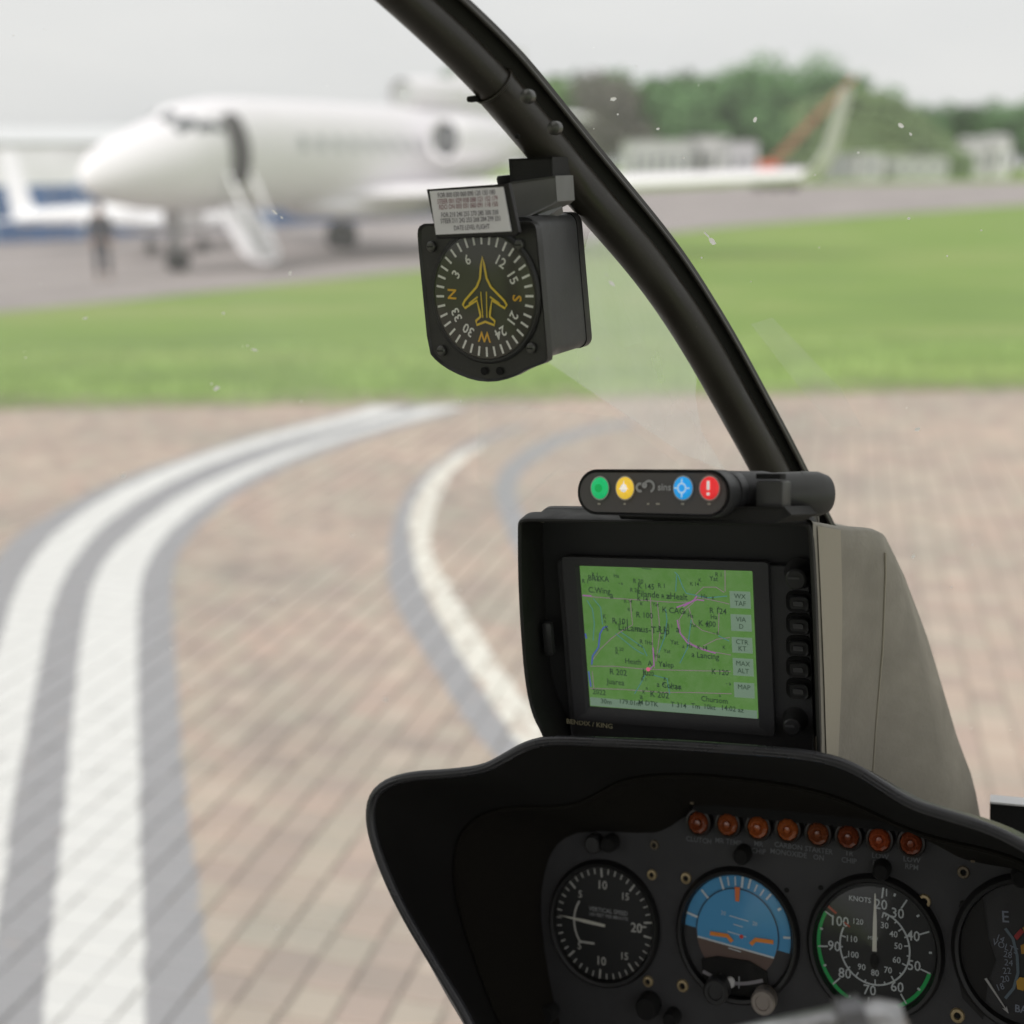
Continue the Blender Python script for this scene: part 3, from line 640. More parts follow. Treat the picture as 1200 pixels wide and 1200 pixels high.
def light_aircraft():
    tail = ground(24, 286, ZA); D = 41.5; t0 = at_ground(22, D); w = mat('glider_white', (.80, .80, .82), .3)
    e = empty('light_aircraft', Matrix.Translation(Vector((t0.x, D, ZA))) @ Matrix.Rotation(R_(-4), 4, 'Z'), 'small low white aircraft beyond the nose of the jet, its fin at the left edge', 'airplane')
    st = [(0, 1.0, .16, .10), (.3, 1.05, .24, .12), (1.5, 1.1, .28, .2), (3.0, 1.12, .36, .36), (4.0, 1.2, .55, .5), (5.2, 1.15, .55, .52), (6.2, 1.05, .40, .42), (6.9, 1.0, .22, .25), (7.1, 1.0, .05, .05)]
    MB().loft([[Vector((x, b*math.sin(a_), z+h*math.cos(a_))) for a_ in [2*math.pi*i/24 for i in range(24)]] for x, z, h, b in st], True, True, True).build('fuselage', w, e, smooth=60)
    MB().loft([[Vector((x+ch*u, t*.06, z)) for u, t in ((0, 0), (.3, 1), (1, 0), (.3, -1))] for z, x, ch in ((1.0, -.1, .95), (1.5, -.16, .75), (3.1, -.3, .5))], True, True, True).build('fin', w, e, smooth=60)
    MB().loft([[Vector((.1+ch*u, y, 1.0+t*.05)) for u, t in ((0, 0), (.3, 1), (1, 0), (.3, -1))] for y, ch in ((-1.6, .45), (0, .75), (1.6, .45))], True, True, True).build('tailplane', w, e, smooth=60)
    MB().loft([[Vector((4.3+ch*u, y, z+t*.09)) for u, t in ((0, 0), (.15, .8), (.4, 1), (1, 0), (.4, -.7))] for y, ch, z in ((-5.5, .8, 1.1), (0, 1.5, .85), (5.5, .8, 1.1))], True, True, True).build('wing', w, e, smooth=60)
    MB().loft([[Vector((x, b*math.sin(a_), 1.5+h*math.cos(a_))) for a_ in [math.pi*(i/12-.5) for i in range(13)]] for x, h, b in ((3.2, .1, .1), (3.8, .42, .42), (4.7, .48, .46), (5.4, .15, .3))], False).build('canopy', dkglass, e, smooth=60)
    for x, y in ((6.0, 0), (4.7, -1.1), (4.7, 1.1)):
        g_ = MB().tube([(x, y, .9), (x, y, .2)], .04, 8).build('gear_leg', metalm, e); MB().lathe((x, y, .2), [(.02, -.06), (.2, -.05), (.2, .05), (.02, .06)], 18).build('wheel', tyre, g_)
light_aircraft()

# ---- person beside the nose wheel
def person():
    base = at_ground(122, 30.6); base.z = ZA+.012
    e = empty('person', Matrix.Translation(base) @ Matrix.Rotation(R_(15), 4, 'Z'), 'person in dark trousers and jacket standing beneath the nose of the white jet', 'person')
    def skin(name, verts, edges, rads, m, root=0, sub=1, parent=e):
        me = bpy.data.meshes.new(name); me.from_pydata(verts, edges, []); o = bpy.data.objects.new(name, me); COL.objects.link(o)
        md = o.modifiers.new('s', 'SKIN'); sv = me.skin_vertices[0].data
        for i, r in enumerate(rads): sv[i].radius = (r, r) if not hasattr(r, '__len__') else r
        for i in range(len(verts)): sv[i].use_root = (i == root)
        md.use_smooth_shade = True; ss = o.modifiers.new('u', 'SUBSURF'); ss.levels = sub; ss.render_levels = sub
        dg = bpy.context.evaluated_depsgraph_get(); nm = bpy.data.meshes.new_from_object(o.evaluated_get(dg)); nm.name = name
        bpy.data.objects.remove(o); nm.materials.clear(); nm.materials.append(m); n = bpy.data.objects.new(name, nm); COL.objects.link(n); n.parent = parent; return n
    V = [(0, 0, .95), (0, 0, 1.12), (0, .01, 1.32), (0, .01, 1.45), (0, 0, 1.53), (0, -.02, 1.62), (0, -.02, 1.70),
         (-.19, .01, 1.42), (-.24, .02, 1.15), (-.22, -.08, .92), (.19, .01, 1.42), (.25, .03, 1.15), (.24, -.06, .9),
         (-.10, 0, .88), (-.11, -.02, .48), (-.12, .02, .09), (-.13, -.13, .04), (.10, 0, .88), (.12, 0, .48), (.13, .03, .09), (.15, -.12, .04)]
    E_ = [(0, 1), (1, 2), (2, 3), (3, 4), (4, 5), (5, 6), (3, 7), (7, 8), (8, 9), (3, 10), (10, 11), (11, 12), (0, 13), (13, 14), (14, 15), (15, 16), (0, 17), (17, 18), (18, 19), (19, 20)]
    Rd = [(.11, .08), (.12, .08), (.17, .12), (.12, .09), .055, (.085, .10), (.075, .09), .065, .048, .035, .065, .048, .035, .085, .06, .045, .04, .085, .06, .045, .04]
    for hx, hy, hz in ((-.22, -.09, .88), (.24, -.07, .86)):
        wi = 9 if hx < 0 else 12; b = len(V); V.append((hx, hy, hz)); E_.append((wi, b)); Rd.append((.04, .02))
        for f_ in range(4):
            q = len(V); V += [(hx-.027+.018*f_, hy-.01, hz-.06), (hx-.027+.018*f_, hy-.02, hz-.10-.006*(f_ in (1, 2)))]; E_ += [(b, q), (q, q+1)]; Rd += [.009, .008]
        q = len(V); V += [(hx+(.04 if hx < 0 else -.04), hy-.02, hz-.03)]; E_ += [(b, q)]; Rd += [.01]
    skin('body', V, E_, Rd, mat('skin', (.42, .27, .2), .6), 0, 1)
    skin('trousers', [(0, 0, 1.0), (0, 0, .93), (-.10, 0, .86), (-.11, -.02, .48), (-.12, .02, .12), (.10, 0, .86), (.12, 0, .48), (.13, .03, .12)], [(0, 1), (1, 2), (2, 3), (3, 4), (1, 5), (5, 6), (6, 7)], [(.165, .125), (.165, .125), .1, .08, .072, .1, .08, .072], mat('navy_cloth', (.035, .036, .05), .9), 0, 1)
    skin('jacket', [(0, 0, .88), (0, 0, 1.12), (0, .01, 1.32), (0, .01, 1.44), (-.2, .01, 1.42), (-.245, .02, 1.15), (-.225, -.07, .95), (.2, .01, 1.42), (.255, .03, 1.15), (.245, -.05, .93)], [(0, 1), (1, 2), (2, 3), (3, 4), (4, 5), (5, 6), (3, 7), (7, 8), (8, 9)], [(.18, .14), (.175, .13), (.19, .14), (.13, .1), .08, .062, .052, .08, .062, .052], mat('navy_cloth', (.035, .036, .05), .9), 0, 1)
    skin('hair', [(0, .0, 1.70), (0, -.0, 1.745), (0, .05, 1.66)], [(0, 1), (0, 2)], [(.088, .1), (.07, .08), (.07, .06)], mat('hair_brown', (.06, .04, .03), .8), 0, 1)
    skin('shoe', [(-.12, .03, .06), (-.13, -.06, .045), (-.135, -.16, .035)], [(0, 1), (1, 2)], [.055, .05, .04], mat('shoe_black', (.02, .02, .02), .5), 0, 1)
    skin('shoe', [(.13, .04, .06), (.145, -.05, .045), (.155, -.15, .035)], [(0, 1), (1, 2)], [.055, .05, .04], mat('shoe_black', (.02, .02, .02), .5), 0, 1)
    fb = MB(); fb.tube([(0, -.115, 1.66), (0, -.135, 1.635), (0, -.115, 1.62)], [.008, .014, .01], 8)
    for x in (-.09, .09): fb.box((x, -.01, 1.65), (.02, .035, .06), .008)
    fb.build('face', mat('skin', (.42, .27, .2), .6), e)
    ey = MB()
    for x in (-.033, .033): ey.box((x, -.108, 1.665), (.026, .012, .012), .004)
    ey.box((0, -.112, 1.59), (.05, .01, .01), .003); ey.build('eyes', mat('eye_dark', (.05, .03, .03), .4), e)
person()

# ================================================================== THE COCKPIT
G = Frame(630, -420, -50)              # the aircraft's own axes
PF = Frame(630, -420, -50, 15)         # instrument panel, top leaning forward
blk = mat('black_plastic', (.022, .022, .023), .5, dust=.05, bump=.15, bscale=900, var=.15, vscale=30)
blk_matte = mat('matte_black', (.012, .0115, .011), .75, bump=.2, bscale=1200)
void = mat('deep_black', (.004, .004, .004), .9)
whitep = mat('white_print', (.62, .63, .62), .6)
dimp = mat('dim_print', (.30, .31, .32), .6)
brass = mat('brass', (.42, .33, .19), .45, metal=.6)
steel = mat('steel', (.42, .42, .43), .35, metal=.9)

# ---- windscreen: bow, flange, panes, specks
def windscreen():
    o = G.un(985, 620, .70); e = empty('helicopter_cabin', G.M(o), 'helicopter cabin with a curved dark windscreen bow between speckled clear panes', 'helicopter')
    LE = [(270, -150), (352, -74), (437, 0), (477, 35), (517, 72), (553, 108), (586, 146), (620, 186), (654, 226), (697, 274), (740, 323), (775, 371), (810, 427), (845, 490), (880, 552), (925, 640), (975, 750), (1020, 870), (1055, 990), (1080, 1100), (1090, 1300)]
    LE = smooth_pts(LE, 2); LE = resample([(p.x, p.y, 0) for p in LE], 110); LE = [p.to_2d() for p in LE]; m = len(LE)
    for _ in range(3): LE = [LE[0]]+[(LE[i-1]+LE[i]*2+LE[i+1])/4 for i in range(1, m-1)]+[LE[-1]]; nrm = []
    for i in range(m):
        t = (LE[min(i+2, m-1)]-LE[max(i-2, 0)]).normalized(); nrm.append(Vector((t.y, -t.x)))
    def Zat(y): return float(np.interp(y, [-200, 0, 230, 600, 900, 1300], [.54, .615, .705, .80, .87, .91]))
    def at(i, k, dz=0): p = LE[i]+nrm[i]*k; Z = Zat(LE[i].y)+dz; return G.loc(atZ(p.x, p.y, Z))
    bm_ = mat('bow_enamel', (.024, .0205, .0155), .42, dust=.05, var=.12, vscale=12, bump=.08, bscale=400)
    sp = [i for i in range(m) if LE[i].y < 150]; lo = [i for i in range(m) if LE[i].y > 106]
    TW = lambda i: float(np.interp(LE[i].y, [0, 110, 200, 340, 600], [50, 50, 48, 43.5, 41]))
    TT = lambda i: float(np.interp(LE[i].y, [0, 120, 230, 380, 600], [76, 76.5, 72, 64.5, 60]))
    def tubeseg(idx, r, name, parent=e):
        pts = [at(i, TW(i)/2) for i in idx]; rad = [(TW(i)/2+r)*Zat(LE[i].y)/F for i in idx]; return MB().tube(pts, rad, 36).build(name, bm_, parent, o)
    tubeseg(sp, -1.8, 'upper_tube'); low = tubeseg(lo, .6, 'lower_tube')
    i0 = lo[0]; tdir = (at(lo[3], TW(lo[3])/2)-at(lo[0], TW(lo[0])/2)).normalized(); c = at(i0, TW(i0)/2); q = tdir.orthogonal().normalized(); w = tdir.cross(q); r = (TW(i0)/2+.4)*Zat(LE[i0].y)/F; ring = MB()
    ring.tube([c+(q*math.cos(a)+w*math.sin(a))*r for a in [2*math.pi*k/40 for k in range(41)]], .0008, 8); ring.build('tube_lip', bm_, low, o)
    # flange and channel to the right of the tube
    def strip(k0, k1, d0, d1, name, mt, th=.004):
        rg = []
        for i in range(m): q0, q1 = TW(i)+(TT(i)-TW(i))*k0, TW(i)+(TT(i)-TW(i))*k1; rg.append([at(i, q0, d0), at(i, q1, d1), at(i, q1, d1+th), at(i, q0, d0+th)])
        return MB().loft(rg, True, True, True).build(name, mt, e, o)
    strip(-.25, .72, .004, .004, 'flange', mat('channel_black', (.007, .0065, .006), .6))
    strip(.68, 1.0, -.003, .001, 'retainer_strip', bm_, .008)
    rs_ = MB().tube([at(i, TW(i)+(TT(i)-TW(i))*.74, -.003) for i in range(m)], .0011, 8); rs_.build('sealant_bead', mat('sealant', (.05, .045, .04), .35), e, o)
    for px, py in ((617, 113), (649, 150)):
        i = min(range(m), key=lambda i: (LE[i]+nrm[i]*48-Vector((px, py))).length); b = G.loc(atZ(px, py, Zat(py)-.0135))
        s = MB().lathe(b, [(.0001, -.0022), (.0022, -.002), (.0034, -.001), (.0036, .0), (.0036, .004)], 20); s.build('screw', steel if 0 else mat('screw_dark', (.10, .10, .095), .4, metal=.6), e, o)
    kb = G.loc(atZ(555, 116, Zat(116))); MB().box(kb, (.006, .006, .003), .001).build('clip', void, e, o)
    MB().lathe(G.loc(atZ(606, 160, Zat(160)-.0172)), [(.0001, -.0005), (.0012, -.0004), (.0013, .001)], 12).build('rivet', void, e, o)
    # panes
    gm = bpy.data.materials.new('dusty_acrylic'); gm.use_nodes = True; t = gm.node_tree; t.nodes.clear(); L = t.links.new
    def glass(gm, d0, d1, scale):
        t = gm.node_tree; L = t.links.new
        out = N(t, 'ShaderNodeOutputMaterial'); tr = N(t, 'ShaderNodeBsdfTransparent'); tr.inputs[0].default_value = (.97, .98, .975, 1)
        tl = N(t, 'ShaderNodeBsdfTranslucent'); tl.inputs[0].default_value = (.95, .95, .93, 1)
        gl = N(t, 'ShaderNodeBsdfGlossy'); gl.inputs['Roughness'].default_value = .02
        tcn = N(t, 'ShaderNodeTexCoord'); mpp = N(t, 'ShaderNodeMapping'); mpp.inputs['Scale'].default_value = scale; mpp.inputs['Rotation'].default_value = (0, .6, 0)
        n1 = N(t, 'ShaderNodeTexNoise'); n1.inputs['Scale'].default_value = 3; n1.inputs['Detail'].default_value = 5
        L(tcn.outputs['Object'], mpp.inputs[0]); L(mpp.outputs[0], n1.inputs[0])
        mr = N(t, 'ShaderNodeMapRange'); mr.inputs[1].default_value = .3; mr.inputs[2].default_value = .7; mr.inputs[3].default_value = d0; mr.inputs[4].default_value = d1; L(n1.outputs[0], mr.inputs[0])
        m1 = N(t, 'ShaderNodeMixShader'); L(mr.outputs[0], m1.inputs[0]); L(tr.outputs[0], m1.inputs[1]); L(tl.outputs[0], m1.inputs[2])
        m2 = N(t, 'ShaderNodeMixShader'); m2.inputs[0].default_value = .015; L(m1.outputs[0], m2.inputs[1]); L(gl.outputs[0], m2.inputs[2]); L(m2.outputs[0], out.inputs[0])
    glass(gm, .10, .165, (2, 1, .6)); gm2 = bpy.data.materials.new('clear_acrylic'); gm2.use_nodes = True; gm2.node_tree.nodes.clear(); glass(gm2, .065, .12, (2, 1, .6))
    def pane(sgn, k, ext, name):
        rg = []
        for i in range(0, m, 2):
            b = at(i, k*.82, .012); row = []
            for q in range(15):
                s = q/14*ext; row.append(b+Vector((sgn*s, .10*math.sin(min(1.6, s/.45))-.55*s*s, -.02*s)))
            rg.append(row)
        return MB().loft(rg, closed=False), rg
    pb, rgl = pane(-1, 60, 1.0, 'l'); pl = pb.build('pane', gm, e, o); pl['label'] = 'clear pane left of the bow, dusty, with pale painted reflection patches'
    pb2, rgr = pane(1, 62, .7, 'r'); pr_ = pb2.build('pane', gm2, e, o); pr_['label'] = 'clear pane right of the bow, with a few white specks'
    from mathutils.bvhtree import BVHTree
    trees_ = [BVHTree.FromPolygons([tuple(v) for v in q.v], q.f) for q in (pb, pb2)]
    def hit(px, py):
        r = ray(px, py); d = Vector((r.dot(G.R), r.dot(G.Y), r.dot(G.U))).normalized()
        for tr_ in trees_:
            h = tr_.ray_cast(Vector((0, 0, 0)), d)
            if h[0] is not None: return h[0]-d*.0012, d
        return None, d
    splat = bpy.data.materials.new('dried_splat'); splat.use_nodes = True; ts = splat.node_tree; ts.nodes.clear()
    o1 = N(ts, 'ShaderNodeOutputMaterial'); a1 = N(ts, 'ShaderNodeBsdfTranslucent'); a1.inputs[0].default_value = (.95, .95, .92, 1); a2 = N(ts, 'ShaderNodeBsdfDiffuse'); a2.inputs[0].default_value = (.9, .9, .88, 1)
    a3 = N(ts, 'ShaderNodeMixShader'); a3.inputs[0].default_value = .25; ts.links.new(a1.outputs[0], a3.inputs[1]); ts.links.new(a2.outputs[0], a3.inputs[2]); ts.links.new(a3.outputs[0], o1.inputs[0])
    SP = [(835, 283, 3.2, -50, 2.2), (828, 275, 1.3, -50, 5), (254, 455, 3, 20, 1.5), (248, 450, 1.4, 0, 1), (144, 557, 2.2, 10, 1.5), (1075, 503, 2.6, 30, 1.6), (1070, 652, 2.2, 60, 1.4), (1115, 688, 1.3, 0, 1), (719, 116, 2.8, 10, 1.6), (724, 134, 1.3, 0, 1), (771, 151, 1.8, 0, 1.3), (801, 185, 1.6, 0, 1.2), (885, 140, 2.6, 60, 1.5), (1056, 147, 2.8, -50, 1.7), (1067, 157, 1.4, -50, 2), (717, 332, 2.4, -45, 2.3), (711, 322, 1.0, -45, 3), (1065, 256, 1.7, 0, 1.2), (822, 302, 1.3, 0, 1), (955, 205, 1.5, 0, 1), (1006, 179, 1.4, 0, 1.4), (960, 290, 1.0, 0, 1), (1110, 300, 1.2, 0, 1),
          (262, 367, 1.4, 0, 1.6), (298, 410, 1.5, -20, 3), (290, 405, 1.0, 0, 1.5), (100, 373, 1.4, 0, 2.4), (340, 320, 1.8, 70, 1.6), (322, 249, 1.6, -45, 3), (330, 255, 1.2, -45, 2), (30, 419, 1.2, 0, 1), (353, 470, .9, 0, 1), (413, 627, 1.5, 0, 1), (320, 703, 1.2, 0, 1), (452, 820, 1.8, -20, 2), (540, 470, .9, 0, 1), (700, 420, 1.2, 0, 2), (748, 395, .8, 0, 1), (560, 88, 1, 0, 1), (880, 330, .9, 0, 1), (1150, 270, 1, 0, 1.5), (325, 1087, 1.4, 0, 1.2), (200, 760, 1, 0, 1), (96, 905, 1.1, 0, 1.3)]
    rs = random.Random(2)
    for k in range(46): SP.append((rs.uniform(10, 1190), rs.uniform(10, 900), rs.uniform(.4, .75), rs.uniform(0, 90), rs.uniform(1, 2)))
    for px, py, r, ang, asp in SP:
        h, d = hit(px, py)
        if h is None: continue
        u = d.cross(Vector((0, 0, 1))).normalized(); v = u.cross(d).normalized(); r = r*h.length/F*.82; a_ = R_(ang)
        U_ = u*math.cos(a_)+v*math.sin(a_); V_ = v*math.cos(a_)-u*math.sin(a_); mb = MB(); c0 = h-d*.0005; n = 11
        rim = [h+U_*(math.cos(2*math.pi*k/n)*r*asp*rs.uniform(.7, 1.15))+V_*(math.sin(2*math.pi*k/n)*r*rs.uniform(.7, 1.15)) for k in range(n)]
        mb.add([c0]+rim, [[0, 1+k, 1+(k+1) % n] for k in range(n)]); mb.build('bug_splat', splat, e, o, smooth=0)
    # reflections in the curved screen, painted as pale film patches inside the panes
    sm = bpy.data.materials.new('reflection_film'); sm.use_nodes = True; sm.node_tree.nodes.clear(); glass(sm, .20, .38, (5, 1, 1.5)); sm2 = bpy.data.materials.new('reflection_film_thin'); sm2.use_nodes = True; sm2.node_tree.nodes.clear(); glass(sm2, .03, .16, (4, 1, 1.5))
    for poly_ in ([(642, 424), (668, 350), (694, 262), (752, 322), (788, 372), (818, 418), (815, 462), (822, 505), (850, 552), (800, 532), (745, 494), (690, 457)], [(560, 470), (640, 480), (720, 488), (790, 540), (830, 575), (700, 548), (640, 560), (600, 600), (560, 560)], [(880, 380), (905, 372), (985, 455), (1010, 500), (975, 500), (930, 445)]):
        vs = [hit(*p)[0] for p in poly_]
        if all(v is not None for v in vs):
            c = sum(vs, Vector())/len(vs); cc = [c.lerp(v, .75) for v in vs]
            MB().loft([vs, cc, [c.lerp(v, .3) for v in vs]], True, False, True).build('reflection_patch', sm if poly_[0] == (642, 424) else sm2, e, o, smooth=0)
    # unseen rest of the cabin round the eye, added to block and bounce light
    lin = mat('unseen_lining', (.42, .41, .385), .8, bump=.3, bscale=300)
    X0, X1 = -1.05, .42
    rf = [[Vector((x, y, z+.10*(1-((x-(X0+X1)/2)/.74)**2))) for x in np.linspace(X0, X1, 13)] for y, z in ((.40, .20), (.2, .25), (-.3, .27), (-.75, .24), (-.95, .05))]
    MB().loft(rf, closed=False).loft([[p+Vector((0, 0, .03)) for p in q] for q in rf], closed=False).build('roof', lin, e, o)  # unseen cabin roof, added to block and bounce light
    MB().box(((X0+X1)/2, -.96, -.80), (X1-X0, .03, .62)).build('unseen_bulkhead', lin, e, o)
    MB().box(((X0+X1)/2, .05, -1.12), (X1-X0, 2.0, .03)).build('unseen_floor_panel', lin, e, o)
    for x in (X0, X1):
        dr = MB().box((x, -.22, -.82), (.03, 1.4, .62), .01).build('unseen_door', lin, e, o)
        MB().tube([(x, .46, -.5), (x, .40, -.1), (x, .36, .22)], .022, 12).tube([(x, -.93, -.5), (x, -.93, .2)], .03, 12).build('door_post', bm_, dr, o)
    for x in (-.66, .02): MB().box((x, -.70, -.50), (.46, .12, .66), .04).build('seat_back', mat('seat_vinyl', (.04, .035, .03), .6), e, o); MB().box((x, -.42, -.86), (.46, .5, .12), .04).build('seat', mat('seat_vinyl', (.04, .035, .03), .6), e, o)
windscreen()

# ---- compass hung from the bow
def compass():
    C = Frame(800, -420, -250); n0 = .60; o = C.un(568, 345, n0+.03)
    e = empty('magnetic_compass', C.M(o), 'square black compass with a yellow airplane outline on its dial, hung from the windscreen bow', 'compass')
    B = lambda mb, nm, m, par=e, sm=35: mb.build(nm, m, par, o, sm)
    cx, cz = C.xz(568, 347, n0)
    body = mat('compass_case', (.060, .061, .063), .42, dust=.05, bump=.1, bscale=700, var=.08, vscale=20)
    facep = smooth_pts([(497, 262), (560, 262), (618, 259), (626, 262), (629, 270), (636, 350), (642, 418), (641, 425), (620, 432), (600, 443), (578, 448), (555, 446), (530, 436), (512, 424), (502, 412), (495, 340), (489, 278), (490, 266), (497, 262)], 1)
    P = [C.xz(p.x, p.y, n0) for p in facep][:-1]
    B(MB().prism(P, n0, n0+.006, .0014), 'front_plate', mat('compass_front', (.030, .029, .029), .45, dust=.05, bump=.1, bscale=900))
    bp = [C.xz(*q, n0) for q in ((512, 258), (622, 256), (638, 415), (516, 425))]; x0 = min(p[0] for p in bp)+.001; x1 = max(p[0] for p in bp)-.0005; z1 = max(p[1] for p in bp); z0 = min(p[1] for p in bp)
    sl = (bp[2][0]-bp[1][0])/(bp[1][1]-bp[2][1])
    q = rrect(x0, z0+.002, x1-.001, z1, .006, 5); q = [(a-(b-z0)*sl*.9+.001, b) for a, b in q]
    B(MB().prism(q, n0+.006, n0+.056, .0005), 'case', body)
    q2 = [(cx+(a-cx)*1.012, cz+(b-cz)*1.012) for a, b in q]
    B(MB().prism(q2, n0+.056, n0+.063, .001), 'rear_cap', mat('compass_front', (.030, .029, .029), .45, dust=.05))
    r = .0305; sz = 1.1
    B(MB().lathe((cx, n0, cz), [(r+.0022, .0005), (r+.0012, -.0008), (r, -.0008), (r-.0006, .0035)], 64, sz), 'dial_rim', blk)
    dial = B(MB().lathe((cx, n0-.0004, cz), [(.0001, 0), (r-.0004, 0)], 64, sz), 'dial', mat('compass_dial', (.030, .026, .021), .35, col2=(.040, .034, .026), vscale=15))
    mk = MB(); yl = MB(); y = n0-.0007
    rot = 273      # heading letter N sits at nine o'clock
    for k in range(72):
        a = R_(k*5); l0, l1 = (.80, .955) if k % 2 == 0 else (.84, .935)
        mk.ribbon([(cx+r*l0*math.sin(a), cz+r*l0*math.cos(a)*sz), (cx+r*l1*math.sin(a), cz+r*l1*math.cos(a)*sz)], .0012, y) if k % 2 == 0 else None
    for k, s in enumerate(['N', '3', '6', 'E', '12', '15', 'S', '21', '24', 'W', '30', '33']):
        a = rot+k*30
        if s == 'E': continue
        (yl if s in 'NSW' else mk).text(s, cx+r*.63*math.sin(R_(a)), cz+r*.63*math.cos(R_(a))*sz, y, .0072 if s in 'NSW' else .0068, a, sz, .02)
    B(mk, 'dial_marks', mat('compass_print', (.82, .82, .78), .6), dial, 0)
    amber = mat('amber_print', (.85, .48, .03), .5); B(yl, 'dial_letters', amber, dial, 0)
    hw = [(0, 1.0), (.035, .80), (.07, .50), (.15, .30), (.42, -.02), (.47, -.12), (.43, -.20), (.16, -.02), (.11, -.30), (.10, -.40), (.20, -.50), (.19, -.60), (0, -.52)]
    s_ = r*.80
    pts = [(a, b) for a, b in hw]+[(-a, b) for a, b in hw[1:-1]][::-1]
    ya = MB().ribbon([(cx+a*s_*1.15+.0002, cz+(b-.08)*s_*sz*.83) for a, b in pts], .00125, y-.0003, True)
    for sg in (-1, 1): ya.ribbon([(cx+sg*.15*s_, cz-.01*s_), (cx+sg*.38*s_, cz-.16*s_), ], .0009, y-.0003); ya.ribbon([(cx+sg*.07*s_, cz+.1*s_), (cx+sg*.05*s_, cz-.42*s_*sz)], .0006, y-.0003)
    B(ya, 'airplane_outline', mat('amber_line', (.85, .60, .05), .5), dial, 0)
    gl_ = B(MB().lathe((cx, n0-.0016, cz), [(.0001, -.0014), (r*.5, -.0010), (r-.0003, 0)], 48, sz), 'cover_glass', clearm())
    for px, py in ((505, 289), (608, 287), (517, 411), (622, 408)):
        x, z = C.xz(px, py, n0); B(MB().lathe((x, n0, z), [(.0001, -.0012), (.0018, -.0011), (.0026, -.0004), (.0027, .001)], 18, sz), 'screw', mat('screw_dark', (.10, .10, .095), .4, metal=.6))
        B(MB().box((x, n0-.0012, z), (.0034, .0003, .0006)), 'screw_slot', void, e, 0)
    for px in (567, 585):
        x, z = C.xz(px, 435, n0); B(MB().lathe((x, n0-.0002, z), [(.0001, 0), (.0019, 0), (.0022, .0004)], 14), 'adjuster_hole', void)
    # bracket and swivel
    n1 = n0+.022
    armp = [C.xz(*q, n1) for q in ((572, 222), (600, 213), (651, 206), (653, 236), (648, 240), (603, 262), (572, 268))]
    br = mat('bracket_metal', (.19, .19, .185), .5, dust=.05, metal=.15, var=.1, vscale=30)
    B(MB().prism(armp, n1, n1+.022, .001), 'arm', br)
    x, z = C.xz(588, 213, n1); B(MB().lathe((x-.001, n1+.010, z+.0015), [(.0001, .002), (.006, .0016), (.0066, 0), (.006, -.003)], 20, axis='z'), 'arm_knob', void)
    bl_ = [C.xz(*q, n1+.008) for q in ((600, 186), (651, 184), (652, 214), (602, 214))]
    B(MB().prism(bl_, n1+.004, n1+.032, .001), 'mount_block', blk_matte)
    a_ = C.un(618, 262, n1+.006); b_ = C.un(652, 240, n1+.02)
    B(MB().tube([a_, a_.lerp(b_, .35)], .0035, 12).tube([a_.lerp(b_, .3), b_], [.0055, .0062], 8), 'swivel_clamp', mat('clamp_metal', (.22, .225, .23), .4, metal=.5))
    # correction card
    n2 = n0-.010; hp = [C.xz(*q, n2) for q in ((500, 222), (596, 215), (608, 272), (602, 277), (512, 280))]
    B(MB().prism(hp, n2, n2+.003, .0006), 'card_holder', mat('card_holder_black', (.014, .012, .013), .5))
    cp = [Vector(C.xz(*q, n2)) for q in ((504, 224), (590, 219), (599.5, 271), (511.5, 275))]; y = n2-.0006
    card = B(MB().prism([tuple(p) for p in cp], y, n2+.0002), 'correction_card', mat('card_white', (.90, .88, .93), .55, var=.04, vscale=60), e, 0)
    tx = MB(); rx = MB(); TL_, TR, BR_, BL = cp
    rows = ['FOR 000 030 060 090 120 150 180', 'STEER 001 029 058 088 121 152 179', 'RDO ON 003 031 060 091 118 150', 'FOR 210 240 255 270 285 300 330', 'STEER 211 242 255 268 284 299 331', 'DATE LEVEL FLIGHT']
    ang = math.degrees(math.atan2(TR.y-TL_.y, TR.x-TL_.x))
    for i, s in enumerate(rows):
        v = (.11, .25, .38, .56, .70, .87)[i]; c = TL_.lerp(BL, v).lerp(TR.lerp(BR_, v), .5); (rx if i in (1, 2) else tx).text(s, c.x, c.y, y-.0004, .00235, -ang, 1.45, .006)
    B(tx, 'card_print', mat('print_grey', (.13, .11, .14), .7), card, 0); B(rx, 'card_print', mat('print_red', (.30, .13, .16), .7), card, 0)
def clearm():
    if 'clear_cover' in MATS: return MATS['clear_cover']
    m = bpy.data.materials.new('clear_cover'); m.use_nodes = True; t = m.node_tree; t.nodes.clear(); L = t.links.new
    out = N(t, 'ShaderNodeOutputMaterial'); tr = N(t, 'ShaderNodeBsdfTransparent'); gl = N(t, 'ShaderNodeBsdfGlossy'); gl.inputs['Roughness'].default_value = .08
    mm = N(t, 'ShaderNodeMixShader'); mm.inputs[0].default_value = .035; L(tr.outputs[0], mm.inputs[1]); L(gl.outputs[0], mm.inputs[2]); L(mm.outputs[0], out.inputs[0]); MATS['clear_cover'] = m; return m
compass()

